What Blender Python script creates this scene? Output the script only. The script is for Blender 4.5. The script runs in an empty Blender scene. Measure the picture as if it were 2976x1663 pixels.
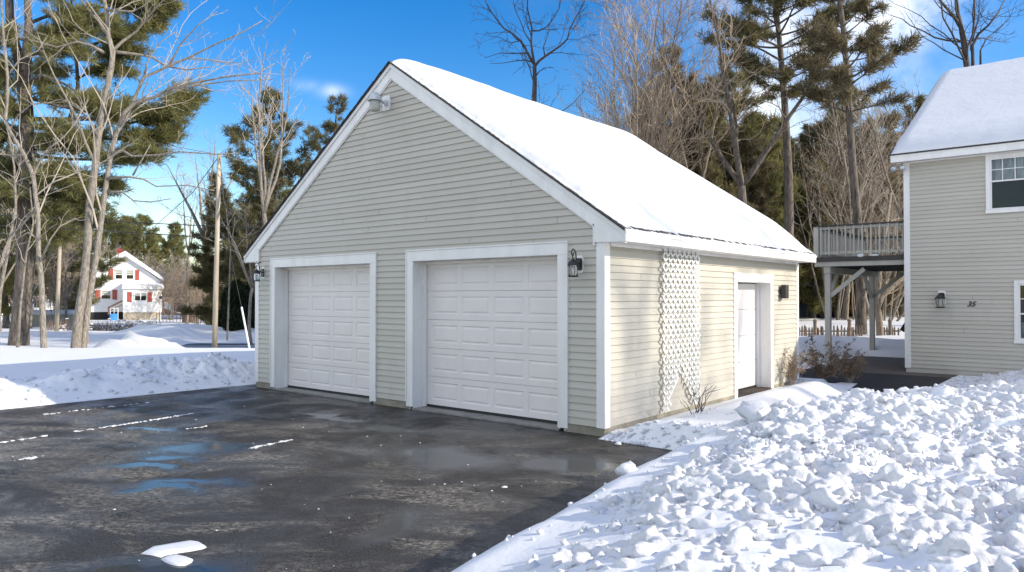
import bpy, math, random
import numpy as np
from mathutils import Vector
random.seed(7)
rng = np.random.default_rng(11)
SC = bpy.context.scene
COL = SC.collection
R = math.radians
# ------------------------------------------------------------------ survey of the place
CAM = np.array([5.327, -8.380, 1.884])
YAW, PITCH, FPX = -0.6917, 0.0145, 2124.8
_fw = np.array([math.sin(YAW) * math.cos(PITCH), math.cos(YAW) * math.cos(PITCH), math.sin(PITCH)])
_rt = np.array([math.cos(YAW), -math.sin(YAW), 0.0])
_up = np.cross(_rt, _fw)
def at(u, v, t):
    """surveyed point: direction measured on the photograph, t metres out from the tripod"""
    return CAM + (_fw + _rt * (u - 1488) / FPX + _up * (831.5 - v) / FPX) * t
def spot(u, t, z=0.0):
    p = at(u, 831.5, t); return (float(p[0]), float(p[1]), z)

# ------------------------------------------------------------------ materials
MATS = {}
class N:
    def __init__(s, name):
        s.m = bpy.data.materials.new(name); s.m.use_nodes = True
        s.t = s.m.node_tree; s.t.nodes.clear()
        s.out = s.t.nodes.new('ShaderNodeOutputMaterial')
        s.b = s.t.nodes.new('ShaderNodeBsdfPrincipled')
        s.t.links.new(s.b.outputs[0], s.out.inputs[0])
        s.co = s.t.nodes.new('ShaderNodeTexCoord')
    def n(s, k, **kw):
        x = s.t.nodes.new(k)
        for a, b in kw.items(): setattr(x, a, b)
        return x
    def l(s, a, b): s.t.links.new(a, b)
    def noise(s, scale, detail=4, rough=.55, vec=None, sc=(1, 1, 1), rot=0, dist=0):
        mp = s.n('ShaderNodeMapping'); mp.inputs['Scale'].default_value = sc; mp.inputs['Rotation'].default_value = (0, 0, rot)
        s.l(vec or s.co.outputs['Object'], mp.inputs[0])
        x = s.n('ShaderNodeTexNoise'); x.inputs['Scale'].default_value = scale
        x.inputs['Detail'].default_value = detail; x.inputs['Roughness'].default_value = rough
        x.inputs['Distortion'].default_value = dist
        s.l(mp.outputs[0], x.inputs['Vector']); return x.outputs['Fac']
    def streaks(s, scale, rot, sx, sy, detail=6, rough=.6, dist=0, vec=None):
        mp = s.n('ShaderNodeMapping'); mp.vector_type = 'TEXTURE'; mp.inputs['Rotation'].default_value = (0, 0, rot); mp.inputs['Scale'].default_value = (sx, sy, 1)
        s.l(vec or s.co.outputs['Object'], mp.inputs[0]); x = s.n('ShaderNodeTexNoise'); x.inputs['Scale'].default_value = scale
        x.inputs['Detail'].default_value = detail; x.inputs['Roughness'].default_value = rough; x.inputs['Distortion'].default_value = dist
        s.l(mp.outputs[0], x.inputs['Vector']); return x.outputs['Fac']
    def ramp(s, fac, stops):
        x = s.n('ShaderNodeValToRGB'); e = x.color_ramp.elements
        while len(e) < len(stops): e.new(.5)
        for i, (p, c) in enumerate(stops):
            e[i].position = p
            e[i].color = (c, c, c, 1) if isinstance(c, (int, float)) else (*c, 1)
        s.l(fac, x.inputs[0]); return x.outputs[0]
    def math(s, op, a, b=None, c=None, clamp=False):
        x = s.n('ShaderNodeMath', operation=op); x.use_clamp = clamp
        for i, v in enumerate((a, b, c)):
            if v is None: continue
            if isinstance(v, (int, float)): x.inputs[i].default_value = v
            else: s.l(v, x.inputs[i])
        return x.outputs[0]
    def mix(s, f, a, b):
        x = s.n('ShaderNodeMix', data_type='RGBA')
        for i, v in ((0, f), (6, a), (7, b)):
            if isinstance(v, (int, float)): x.inputs[i].default_value = v
            elif isinstance(v, tuple): x.inputs[i].default_value = (*v, 1)
            else: s.l(v, x.inputs[i])
        return x.outputs[2]
    def bump(s, h, strength=.3, dist=.02, normal=None):
        x = s.n('ShaderNodeBump'); x.inputs['Strength'].default_value = strength; x.inputs['Distance'].default_value = dist
        s.l(h, x.inputs['Height'])
        if normal is not None: s.l(normal, x.inputs['Normal'])
        s.l(x.outputs[0], s.b.inputs['Normal']); return x.outputs[0]
    def col(s, v):
        if isinstance(v, tuple): s.b.inputs['Base Color'].default_value = (*v, 1)
        else: s.l(v, s.b.inputs['Base Color'])
    def rough(s, v):
        if isinstance(v, (int, float)): s.b.inputs['Roughness'].default_value = v
        else: s.l(v, s.b.inputs['Roughness'])

def simple(name, c, rough=.6, var=.12, scale=3.0, bump=0.0, bscale=30, bdist=.005, metal=0, sc=(1, 1, 1), spec=None):
    k = N(name)
    f = k.noise(scale, 5, sc=sc)
    c0 = tuple(max(0, x * (1 - var)) for x in c); c1 = tuple(min(1, x * (1 + var)) for x in c)
    k.col(k.ramp(f, [(.3, c0), (.7, c1)])); k.rough(rough)
    k.b.inputs['Metallic'].default_value = metal
    if spec is not None: k.b.inputs['Specular IOR Level'].default_value = spec
    if bump: k.bump(k.noise(bscale, 4, sc=sc), bump, bdist)
    MATS[name] = k.m; return k.m

def glass(name, c=(.9, .92, .92), rough=.03):
    k = N(name); k.col(c); k.rough(rough)
    k.b.inputs['Transmission Weight'].default_value = 1.0; k.b.inputs['IOR'].default_value = 1.15
    MATS[name] = k.m

def build_materials():
    # siding: greige vinyl with faint per-course variation and grain
    k = N('siding'); sep = k.n('ShaderNodeSeparateXYZ'); k.l(k.co.outputs['Object'], sep.inputs[0])
    row = k.math('FLOOR', k.math('DIVIDE', sep.outputs[2], .1))
    big = k.noise(.9, 3)
    wn = k.n('ShaderNodeTexWhiteNoise', noise_dimensions='1D'); k.l(row, wn.inputs['W'])
    v = k.math('ADD', k.math('MULTIPLY', wn.outputs[0], .5), k.math('MULTIPLY', big, .9))
    c = k.ramp(v, [(.3, (.455, .42, .355)), (1.0, (.51, .475, .41))])
    grime = k.ramp(k.noise(2.2, 6, .65, sc=(1, 1, .35)), [(.56, 0.0), (.78, 1.0)])

    c = k.mix(k.math('MULTIPLY', grime, .25), c, (.27, .26, .22))
    k.col(c); k.rough(.48)
    k.bump(k.noise(14, 5, .6, sc=(.35, .35, 6)), .25, .004); MATS['siding'] = k.m
    k = N('white_trim'); g = k.ramp(k.noise(1.7, 6, .65, sc=(2, 2, .5)), [(.45, (.80, .775, .75)), (.8, (.66, .635, .605))])
    k.col(g); k.rough(.4); k.bump(k.noise(25, 3, sc=(.3, .3, 2)), .1, .003); MATS['white_trim'] = k.m
    k = N('door_white'); g = k.ramp(k.noise(2.5, 5, .6), [(.35, (.79, .73, .70)), (.75, (.73, .675, .65))])
    k.col(g); k.rough(.45); k.bump(k.noise(60, 4, .6, sc=(1, 1, .15)), .35, .002); MATS['door_white'] = k.m
    simple('lattice_white', (.80, .80, .78), .4, .05)
    simple('porch_white', (.80, .80, .79), .5, .06, 1.5)
    simple('seal_black', (.015, .015, .015), .6)
    simple('lamp_black', (.012, .012, .013), .42, .3, 8, .2, 60, .002)
    simple('shingle', (.05, .045, .042), .9, .5, 9, .6, 60, .01)
    simple('galvanised', (.55, .57, .6), .4, .15, 12, metal=.3)
    simple('concrete', (.27, .245, .185), .85, .3, 4, .5, 22, .01)
    simple('apron', (.22, .215, .2), .6, .3, 5, .3, 30, .005)
    simple('post_paint', (.42, .395, .345), .6, .12, 4, .15, 20, .004, sc=(1, 1, .3))
    simple('deck_dark', (.045, .038, .034), .6, .3, 6, .2)
    simple('fence_wood', (.20, .15, .115), .85, .35, 8, .3)
    simple('rust_red', (.40, .085, .06), .6, .15)
    simple('brick_red', (.33, .055, .04), .8, .3, 8)
    simple('blue_plastic', (.05, .28, .75), .4, .05)
    simple('purple_plastic', (.13, .02, .10), .5, .1)
    simple('tan_wall', (.42, .36, .28), .8, .12, 2)
    simple('brown_wall', (.10, .065, .045), .8, .25, 2)
    simple('brown_rail', (.33, .19, .14), .7, .2, 4)
    simple('pole_wood', (.42, .35, .27), .8, .3, 5, .5, 30, .01, sc=(1, 1, .12))
    simple('speaker_black', (.03, .028, .025), .5, .2)
    simple('wire', (.02, .02, .022), .6)
    simple('guard_white', (.78, .76, .74), .5)
    simple('curtain', (.55, .58, .62), .8, .3, 7, .4, 12, .02, sc=(3, 3, .6))
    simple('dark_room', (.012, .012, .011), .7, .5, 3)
    simple('number_black', (.012, .012, .012), .4)
    simple('dirt', (.06, .045, .03), .9, .4, 20, .8, 40, .02)
    simple('paver', (.10, .085, .072), .75, .35, 3, .5, 9, .01)
    simple('green_box', (.03, .05, .035), .6)
    simple('slate_blue', (.10, .12, .16), .7, .3, 2)
    simple('orange_tarp', (.55, .16, .04), .7)
    # bark
    def bark(name, a, b, s=9, bs=.8, sc=(1, 1, .22)):
        k = N(name); f = k.noise(s, 7, .65, sc=sc, dist=.6)
        k.col(k.ramp(f, [(.33, a), (.68, b)])); k.rough(.9); k.bump(f, bs, .04); MATS[name] = k.m
    bark('bark_pale', (.11, .092, .075), (.35, .305, .255), 15, 1.0, (1, 1, .3))
    bark('bark_grey', (.10, .08, .06), (.34, .27, .20), 14, 1.0, (1, 1, .3))
    bark('bark_dark', (.035, .03, .026), (.10, .08, .07))
    bark('bark_pine', (.03, .025, .02), (.20, .16, .13), 10, 1.0, (1, 1, .2))
    simple('twig_pale', (.35, .30, .25), .8, .25, 2)
    simple('twig_grey', (.32, .245, .18), .85, .3, 2)
    simple('twig_dark', (.055, .045, .042), .85, .3, 2)
    simple('twig_red', (.24, .16, .115), .85, .3, 4)
    def leaf(name, a, b, c):
        k = N(name); f = k.noise(.8, 4, .6); g = k.n('ShaderNodeObjectInfo')
        f2 = k.math('ADD', k.math('MULTIPLY', f, .85), k.math('MULTIPLY', g.outputs['Random'], .15))
        k.col(k.ramp(f2, [(.3, a), (.52, b), (.72, c)])); k.rough(.62)
        k.b.inputs['Specular IOR Level'].default_value = .3
        tr = k.n('ShaderNodeBsdfTranslucent'); tr.inputs[0].default_value = (*c, 1)
        mx = k.n('ShaderNodeMixShader'); mx.inputs[0].default_value = .35
        k.l(k.b.outputs[0], mx.inputs[1]); k.l(tr.outputs[0], mx.inputs[2]); k.l(mx.outputs[0], k.out.inputs[0])
        MATS[name] = k.m
    leaf('needles_olive', (.09, .10, .04), (.19, .185, .07), (.31, .275, .115))
    leaf('needles_dark', (.065, .066, .032), (.15, .138, .062), (.25, .21, .10))
    leaf('needles_brown', (.08, .07, .04), (.155, .13, .075), (.24, .19, .11))
    leaf('arbor_green', (.008, .014, .006), (.016, .026, .010), (.035, .045, .018))
    leaf('dry_leaf', (.13, .085, .055), (.25, .17, .11), (.38, .28, .19))
    glass('lamp_glass')
    k = N('window_glass'); k.col((.75, .78, .78)); k.rough(.02); k.b.inputs['Specular IOR Level'].default_value = 1.0
    k.b.inputs['Transmission Weight'].default_value = 1.0; k.b.inputs['IOR'].default_value = 1.35; MATS['window_glass'] = k.m
    k = N('dark_glass'); k.col(k.ramp(k.noise(1.2, 5, .7), [(.4, (.006, .006, .006)), (.75, (.02, .02, .016))])); k.rough(.04); MATS['dark_glass'] = k.m
    simple('shade_glass', (.42, .42, .36), .3, .1)
    # snow
    def snow(name, dirty, bs, bd, scl):
        k = N(name)
        f = k.noise(scl, 6, .6); f2 = k.noise(scl * 9, 3, .6)
        c = (.67, .68, .705) if dirty == 0 else (.77, .78, .80) if dirty < .5 else (.72, .725, .745)
        if dirty:
            d = k.ramp(k.noise(.75, 6, .62, dist=.5), [(.60, 0.0), (.74, 1.0)])
            e = k.ramp(k.noise(7, 5, .7), [(.50, 0.0), (.66, 1.0)])
            k.col(k.mix(k.math('MULTIPLY', k.math('MULTIPLY', d, e), dirty), c, (.34, .28, .21)))
        else: k.col(c)
        k.rough(.55); k.b.inputs['Specular IOR Level'].default_value = .35
        k.b.inputs['Subsurface Weight'].default_value = 0
        h = k.math('ADD', f, k.math('MULTIPLY', f2, .35)); k.bump(h, bs, bd); MATS[name] = k.m
    snow('snow_fresh', .25, .35, .03, 2.6)
    snow('snow_roof', 0, .45, .025, 9)
    snow('snow_chunk', .9, .9, .02, 24)
    # wet asphalt
    k = N('asphalt'); V = k.co.outputs['Object']
    warp = k.n('ShaderNodeTexNoise'); warp.inputs['Scale'].default_value = 1.1; warp.inputs['Detail'].default_value = 5; k.l(V, warp.inputs['Vector'])
    va = k.n('ShaderNodeVectorMath', operation='MULTIPLY_ADD'); k.l(warp.outputs['Color'], va.inputs[0]); va.inputs[1].default_value = (1.5, 1.5, 0); va.inputs[2].default_value = (-.75, -.75, 0)
    vb = k.n('ShaderNodeVectorMath', operation='ADD'); k.l(va.outputs[0], vb.inputs[0]); k.l(V, vb.inputs[1])
    pud = None
    for (cx, cy, rx, ry, an) in [(-5.2, -3.5, .55, .15, .35), (-3.5, -3.75, .72, .36, .75), (-3.25, -4.3, .34, .26, .9), (-3.0, -4.75, .65, .19, .55), (-1.9, -4.8, .75, .15, .6),
                                 (-4.2, -1.3, .9, .16, .2), (-2.7, -1.35, .5, .14, 0), (-.9, -2.3, 1.0, .5, .3), (.55, -1.6, .55, .5, 0), (-2.0, -5.1, .5, .14, .1), (.3, -6.3, .7, .4, .5), (.75, -4.3, .3, .8, 0)]:
        mp = k.n('ShaderNodeMapping'); mp.vector_type = 'TEXTURE'
        mp.inputs['Location'].default_value = (cx, cy, 0); mp.inputs['Rotation'].default_value = (0, 0, an); mp.inputs['Scale'].default_value = (rx, ry, 1)
        k.l(vb.outputs[0], mp.inputs[0]); ln = k.n('ShaderNodeVectorMath', operation='LENGTH'); k.l(mp.outputs[0], ln.inputs[0])
        e = k.math('SUBTRACT', 1.25, ln.outputs['Value'], clamp=True); e = k.math('MULTIPLY', e, 1.3, clamp=True)
        pud = e if pud is None else k.math('MAXIMUM', pud, e)
    streak = k.streaks(.95, .55, 1.7, .8, 8, .7, .9)
    patch = k.noise(.55, 5, .6, dist=.3)
    grain = k.noise(70, 3, .7)
    fine = k.streaks(22, .6, 1.35, .9, 7, .85)
    salt = k.math('MULTIPLY', k.ramp(streak, [(.47, 0.0), (.57, 1.0)]), k.ramp(fine, [(.47, 0.0), (.56, 1.0)]))
    salt = k.math('MULTIPLY', salt, k.ramp(patch, [(.36, .15), (.6, 1.0)]))
    sep = k.n('ShaderNodeSeparateXYZ'); k.l(V, sep.inputs[0])
    dry = k.math('MULTIPLY', salt, k.math('SUBTRACT', 1.0, pud, clamp=True))
    far = k.ramp(k.math('MULTIPLY', sep.outputs[1], -.5), [(.25, .12), (.85, 1.0)])
    dry = k.math('MULTIPLY', dry, far)
    base = k.mix(k.ramp(patch, [(.35, 0.0), (.65, 1.0)]), (.008, .008, .0085), (.018, .017, .0165))
    base = k.mix(k.ramp(grain, [(.46, 0.0), (.62, .6)]), base, (.12, .11, .10))
    base = k.mix(k.ramp(k.noise(130, 2, .7), [(.55, 0.0), (.7, .7)]), base, (.17, .155, .14))
    base = k.mix(k.math('MULTIPLY', dry, .8), base, (.34, .31, .265))
    base = k.mix(k.math('MULTIPLY', pud, .7), base, (.02, .021, .024))
    vo = k.n('ShaderNodeTexVoronoi'); vo.feature = 'DISTANCE_TO_EDGE'; vo.inputs['Scale'].default_value = .42; k.l(vb.outputs[0], vo.inputs['Vector'])
    ck = k.ramp(vo.outputs['Distance'], [(.0, 1.0), (.006, 0.0)]); ck = k.math('MULTIPLY', ck, k.ramp(k.noise(.6, 3), [(.42, 0.0), (.5, 1.0)]))
    base = k.mix(k.math('MULTIPLY', ck, .85), base, (.004, .004, .004))
    k.col(base)
    wet = k.ramp(k.noise(.9, 6, .65, dist=.6), [(.40, .17), (.58, .62)])
    rg = k.math('ADD', wet, k.math('MULTIPLY', dry, .35), clamp=True)
    rg = k.mix(pud, rg, (.13, .13, .13)); k.rough(rg)
    sp = k.n('ShaderNodeMapRange'); sp.inputs['To Min'].default_value = .22; sp.inputs['To Max'].default_value = 1.0; k.l(pud, sp.inputs[0]); k.l(sp.outputs[0], k.b.inputs['Specular IOR Level'])
    hs = k.math('MULTIPLY', k.math('SUBTRACT', 1.0, k.math('MULTIPLY', pud, .96)), k.math('ADD', grain, k.math('MULTIPLY', fine, 1.5)))
    k.bump(hs, .55, .008); MATS['asphalt'] = k.m
    k = N('road_slush'); f = k.streaks(.9, -YAW, 6, .8, 6, .6)
    k.col(k.ramp(f, [(.44, (.05, .06, .08)), (.50, (.30, .35, .42)), (.60, (.62, .66, .72))])); k.rough(.5); MATS['road_slush'] = k.m
    simple('walk_black', (.016, .015, .016), .7, .5, 4, .6, 60, .006)

# ------------------------------------------------------------------ mesh builder
class MB:
    def __init__(s): s.v = []; s.f = []; s.mi = []
    def add(s, vs, fs, mi=0):
        o = len(s.v); s.v.extend([tuple(map(float, p)) for p in vs])
        s.f.extend([tuple(i + o for i in f) for f in fs]); s.mi.extend([mi] * len(fs))
    def box(s, x0, x1, y0, y1, z0, z1, mi=0):
        s.add([(x, y, z) for x in (x0, x1) for y in (y0, y1) for z in (z0, z1)],
              [(0, 1, 3, 2), (4, 6, 7, 5), (0, 4, 5, 1), (2, 3, 7, 6), (0, 2, 6, 4), (1, 5, 7, 3)], mi)
    def prism(s, poly, ax, a, b, mi=0):
        """poly in the two other axes, extruded along ax from a to b"""
        n = len(poly)
        def P(p, w): return {'x': (w, p[0], p[1]), 'y': (p[0], w, p[1]), 'z': (p[0], p[1], w)}[ax]
        s.add([P(p, a) for p in poly] + [P(p, b) for p in poly],
              [tuple(range(n)), tuple(range(2 * n - 1, n - 1, -1))] + [(i, (i + 1) % n, n + (i + 1) % n, n + i) for i in range(n)], mi)
    def beam(s, p, q, w, h, mi=0, up=(0, 0, 1)):
        p = Vector(p); q = Vector(q); d = (q - p).normalized(); u = Vector(up)
        if abs(d.dot(u)) > .98: u = Vector((0, 1, 0))
        a = d.cross(u).normalized() * w / 2; b = a.cross(d).normalized() * h / 2
        s.add([p - a - b, p + a - b, p + a + b, p - a + b, q - a - b, q + a - b, q + a + b, q - a + b],
              [(3, 2, 1, 0), (4, 5, 6, 7), (0, 1, 5, 4), (1, 2, 6, 5), (2, 3, 7, 6), (3, 0, 4, 7)], mi)
    def tube(s, pts, rad, sides=6, mi=0, cap=True):
        pts = [Vector(p) for p in pts]; n = len(pts)
        if not hasattr(rad, '__len__'): rad = [rad] * n
        d = (pts[1] - pts[0]).normalized()
        u = d.orthogonal().normalized(); vs = []
        for i, p in enumerate(pts):
            if i: dn = (pts[min(i + 1, n - 1)] - pts[i - 1]).normalized()
            else: dn = d
            u = (u - dn * u.dot(dn))
            u = u.normalized() if u.length > 1e-6 else dn.orthogonal().normalized()
            w = dn.cross(u)
            for k in range(sides):
                a = 2 * math.pi * k / sides; vs.append(p + (u * math.cos(a) + w * math.sin(a)) * rad[i])
        fs = [(i * sides + k, i * sides + (k + 1) % sides, (i + 1) * sides + (k + 1) % sides, (i + 1) * sides + k) for i in range(n - 1) for k in range(sides)]
        if cap: fs += [tuple(range(sides - 1, -1, -1)), tuple(range((n - 1) * sides, n * sides))]
        s.add(vs, fs, mi)
    def lathe(s, prof, c=(0, 0, 0), sides=20, mi=0):
        """prof list of (r, z) turned round a vertical axis at c"""
        vs = [(c[0] + r * math.cos(2 * math.pi * k / sides), c[1] + r * math.sin(2 * math.pi * k / sides), c[2] + z) for r, z in prof for k in range(sides)]
        n = len(prof)
        fs = [(i * sides + k, i * sides + (k + 1) % sides, (i + 1) * sides + (k + 1) % sides, (i + 1) * sides + k) for i in range(n - 1) for k in range(sides)]
        fs += [tuple(range(sides - 1, -1, -1)), tuple(range((n - 1) * sides, n * sides))]
        s.add(vs, fs, mi)
    def build(s, name, mat, parent=None, smooth=False, bevel=0, loc=None):
        me = bpy.data.meshes.new(name); me.from_pydata(s.v, [], s.f)
        for m in (mat if isinstance(mat, (list, tuple)) else [mat]): me.materials.append(MATS[m])
        if any(s.mi): me.polygons.foreach_set('material_index', s.mi)
        if smooth: me.polygons.foreach_set('use_smooth', [True] * len(me.polygons))
        me.update(); o = bpy.data.objects.new(name, me); COL.objects.link(o)
        if parent is not None: o.parent = parent
        if loc: o.location = loc
        if bevel:
            b = o.modifiers.new('b', 'BEVEL'); b.width = bevel; b.segments = 2; b.limit_method = 'ANGLE'
        return o
def npmesh(name, V, F, mat, parent=None, smooth=True):
    me = bpy.data.meshes.new(name); V = np.asarray(V, np.float32); F = np.asarray(F, np.int32); n = F.shape[1]
    me.vertices.add(len(V)); me.vertices.foreach_set('co', V.ravel())
    me.loops.add(F.size); me.loops.foreach_set('vertex_index', F.ravel())
    me.polygons.add(len(F)); me.polygons.foreach_set('loop_start', np.arange(0, F.size, n, dtype=np.int32))
    me.polygons.foreach_set('loop_total', np.full(len(F), n, np.int32))
    me.polygons.foreach_set('use_smooth', np.full(len(F), smooth, bool))
    me.materials.append(MATS[mat]); me.update(calc_edges=True); me.validate()
    o = bpy.data.objects.new(name, me); COL.objects.link(o)
    if parent is not None: o.parent = parent
    return o
def empty(name, loc=(0, 0, 0), rz=0, label=None, cat=None, group=None, sc=1):
    o = bpy.data.objects.new(name, None); COL.objects.link(o); o.location = loc; o.rotation_euler = (0, 0, rz)
    o.empty_display_size = .2; o.scale = (sc, sc, sc)
    return tag(o, label, cat, group)
def tag(o, label=None, cat=None, group=None, kind=None):
    for k, v in (('label', label), ('category', cat), ('group', group), ('kind', kind)):
        if v: o[k] = v
    return o
def copy_tree(o, parent=None):
    c = o.copy(); COL.objects.link(c); c.parent = parent
    for ch in [x for x in COL.objects if x.parent == o]: copy_tree(ch, c)
    return c

# ------------------------------------------------------------------ numpy noise
def vnoise(x, y, seed=0):
    xi = np.floor(x).astype(np.int64); yi = np.floor(y).astype(np.int64); fx = x - xi; fy = y - yi
    fx = fx * fx * (3 - 2 * fx); fy = fy * fy * (3 - 2 * fy)
    def h(a, b):
        n = (a * 374761393 + b * 668265263 + seed * 1442695041) & 0xffffffff
        n = ((n ^ (n >> 13)) * 1274126177) & 0xffffffff
        return ((n ^ (n >> 16)) & 0xffff) / 65535.0
    return (h(xi, yi) * (1 - fx) + h(xi + 1, yi) * fx) * (1 - fy) + (h(xi, yi + 1) * (1 - fx) + h(xi + 1, yi + 1) * fx) * fy
def fbm(x, y, oct=4, seed=0, g=.5):
    a = 1; s = 0; t = 0
    for i in range(oct): s = s + a * vnoise(x * 2 ** i + 13.7 * i, y * 2 ** i - 7.1 * i, seed + i); t += a; a *= g
    return s / t - .5
def ss(a, b, x):
    t = np.clip((x - a) / (b - a), 0, 1); return t * t * (3 - 2 * t)
# ------------------------------------------------------------------ ground
FH = np.array([math.sin(YAW), math.cos(YAW)]); RH = np.array([math.cos(YAW), -math.sin(YAW)])
EY = np.array([-14, -9, -7, -5.65, -4.6, -3.7, -2, -.9, -.3, .3, 1, 2, 4, 9, 12, 20])
EX = np.array([2.9, 2.65, 2.35, 2.02, 1.88, 1.72, 1.5, 1.40, 1.42, 1.75, 2.2, 2.45, 2.75, 3.0, 3.0, 3.0])
def edge_x(y): return np.interp(y, EY, EX)
def tdepth(x, y): return (x - CAM[0]) * FH[0] + (y - CAM[1]) * FH[1]
def latr(x, y): return (x - CAM[0]) * RH[0] + (y - CAM[1]) * RH[1]
def bump2(x, y, cx, cy, rx, ry, an, h):
    c, s = math.cos(an), math.sin(an); dx = (x - cx) * c + (y - cy) * s; dy = -(x - cx) * s + (y - cy) * c
    return h * np.exp(-(dx / rx) ** 2 - (dy / ry) ** 2)
def rough_mask(x, y):
    """where the plough left broken snow"""
    ex = edge_x(y); d = x - ex
    near = ss(.95, 1.5, d + .35 * ss(-2.5, -.5, y) + .5 * fbm(x * .9, y * .9, 3, 5)) * (1 - .9 * (1 - ss(-5.8, -3.8, y)) * (1 - ss(.9, 1.6, d)))
    smooth_patch = ss(.04, .12, fbm(x * .55 + 3, y * .55, 2, 77) - .06)
    near = near * (1 - .8 * smooth_patch)
    near = near * (1 - ss(6.5, 9, y)) * (1 - ss(9, 12, x))
    hf = ss(9.0, 10, y) * ss(2.3, 3.2, x) * (1 - ss(11.8, 12, y))
    left = ss(-9.1, -9.35, x) * (1 - ss(-10.1, -10.6, x)) * (1 - ss(.0, 1.2, y))
    return np.maximum(np.maximum(near, hf * .8), left)
def height(x, y):
    T = tdepth(x, y); L = latr(x, y)
    h = .13 + .05 * fbm(x * .3, y * .3, 3, 1) * 2
    # west: a little rise, then the lot drops to the road
    west = ss(-11, -14, x)
    drop = ss(23.5, 30, T) * west
    h = h - .74 * drop + .1 * drop * fbm(x * .25, y * .25, 3, 3)
    h = h + .05 * west * (1 - drop)
    # plough bank along the west side of the driveway
    d = -9.0 - x + .25 * fbm(y * .8, x * .3, 3, 9)
    lb = ss(-.02, 1.9, d) ** .6 * (1 - .85 * ss(2.0, 4.2, d))
    lb = lb * (1 - ss(3, 6, y)) * (1 - ss(-9, -14, y))
    lb = .21 * lb * (1 + .5 * fbm(x * 1.6, y * 1.6, 3, 12))
    lum = (np.abs(fbm(x * 2.4, y * 2.4, 6, 21, .65)) * .55 * (.4 + 1.2 * ss(-.15, .15, fbm(x * .7, y * .7, 2, 23))) + .40 * fbm(x * 1.0, y * 1.0, 3, 33))
    left = ss(-9.05, -9.4, x) * (1 - ss(-10.9, -11.6, x)) * (1 - .7 * ss(.0, 1.5, y))
    h = np.where(x < -8.8, h * ss(-.05, .9, d) + lb + lum * 1.0 * left * ss(0, .5, d) * (.35 + .65 * ss(.4, 1.1, d)), h)
    # road beyond, with plough heaps both sides
    rd = ss(33.2, 34.4, T) * (1 - ss(42.5, 44, T)) * ss(-20, -15, L) * (1 - ss(0, 3, x + 9))
    for (u, t, rr, rl, hh) in [(400, 31, 1.2, 1.9, .42), (345, 30, 1.0, 1.5, .36), (450, 30.5, 1.0, 1.3, .36), (290, 29.5, .9, 1.2, .34), (505, 30.8, .9, 1.0, .2), (375, 32.5, .9, 1.1, .25), (427, 29, .7, .8, .2),
                               (520, 45.5, 1.5, 2.2, .6), (585, 46.5, 1.5, 1.6, .6), (470, 47, 1.3, 1.8, .45), (640, 45, 1.4, 1.9, .4), (700, 44.5, 1.0, 2.0, .4), (760, 44, 1.2, 1.8, .4), (420, 48, 1.5, 2.2, .5), (30, 44, 3, 6, .4), (545, 49, 1, 1, .5)]:
        p = at(u, 831, t); h = h + bump2(x, y, p[0], p[1], rl, rr, -YAW * -1, hh) * (1 + 1.1 * fbm(x * .9, y * .9, 4, 41) + .7 * fbm(x * 2.5, y * 2.5, 3, 42))
    h = h - .3 * rd
    # garage-side bed
    xe = 1.62 - .12 * np.clip(y - 3, 0, 9) + 1.2 * (1 - ss(2.2, 3.8, y))
    my = ss(-.20, .10, y + .16 * fbm(x * 2.2, y * 2.2, 4, 8) + .03 * x) * (1 - ss(6.6, 8.6, y) ** 1.5)
    mx = (1 - ss(-.85, .05, x - xe + .12 * fbm(y * 1.3, x, 3, 18)))
    bed = (.05 + .19 * ss(.05, .9, x) + .10 * ss(.2, 1.0, x) * ss(1.0, 5, y)) * mx * my
    bed = bed * (1 + .35 * fbm(x * .9, y * .7, 3, 14)) + .04 * my * mx * fbm(x * .7, y * .5, 2, 15)
    bed = bed + .10 * np.abs(fbm(x * 5, y * 5, 4, 17)) * my * (1 - ss(.15, .75, y)) + .07 * my * (1 - ss(.3, 1.0, y)) * ss(.2, .6, x)
    # big heap east of the driveway
    dd = x - edge_x(y) + .10 * fbm(x * 1.1, y * 1.1, 3, 2)
    heap = .56 * ss(-.05, .85, dd) + .27 * ss(.7, 2.1, dd)
    heap = heap * (1 - .42 * ss(0, 5.0, y)) * (1 - .45 * ss(5, 10.5, y))
    heap = heap - .30 * ss(2.6, 5.5, x - edge_x(y)) * ss(-4, 2, y)
    heap = heap * (1 - .35 * (1 - ss(-9.5, -6.2, y)))
    rm = rough_mask(x, y)
    heap = heap + .22 * rm * np.abs(fbm(x * 2.6, y * 2.6, 5, 51, .62)) * 2 + .10 * rm * np.abs(fbm(x * 10, y * 10, 3, 53, .65)) + .10 * rm * fbm(x * .9, y * .9, 3, 60) * 2
    heap = heap + .045 * fbm(x * .8, y * .8, 3, 66) + .012 * fbm(x * 6, y * 6, 3, 67)
    east = np.maximum(np.where(x > -.05, bed * (x < 3.2), 0), heap * ss(-.08, .1, dd))
    # masks
    inx = (x > -8.95) & (y < 12.4)
    h = np.where(inx, np.where((x >= -.02), east, -.12), h)
    drive = (x > -9.0) & (x < edge_x(y) - .04) & (y < -.2)
    h = np.where(drive, -.12, h)
    h = np.where((x > -8.8) & (x < -.04) & (y > -.25) & (y < 7.95), -.12, h)
    # path and patio between the buildings
    px = 1.45 + .25 * np.sin(y * .7)
    path = ss(0, .22, x - (1.62 - .12 * (y - 3))) * (1 - ss(-.25, .05, x - np.where(y < 9, edge_x(y) - .05, 2.1))) * ss(2.8, 3.6, y) * (1 - ss(12.4, 12.5, y))
    patio = (1 - ss(-.75, -1.3, x + .25 * fbm(y, x, 2, 6) * 1) * 1.0) * ss(8.6, 9.4, y + .5 * (x < .6) * ss(1.4, .2, x)) * (1 - ss(16.3, 17, y)) * (x < 14)
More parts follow.
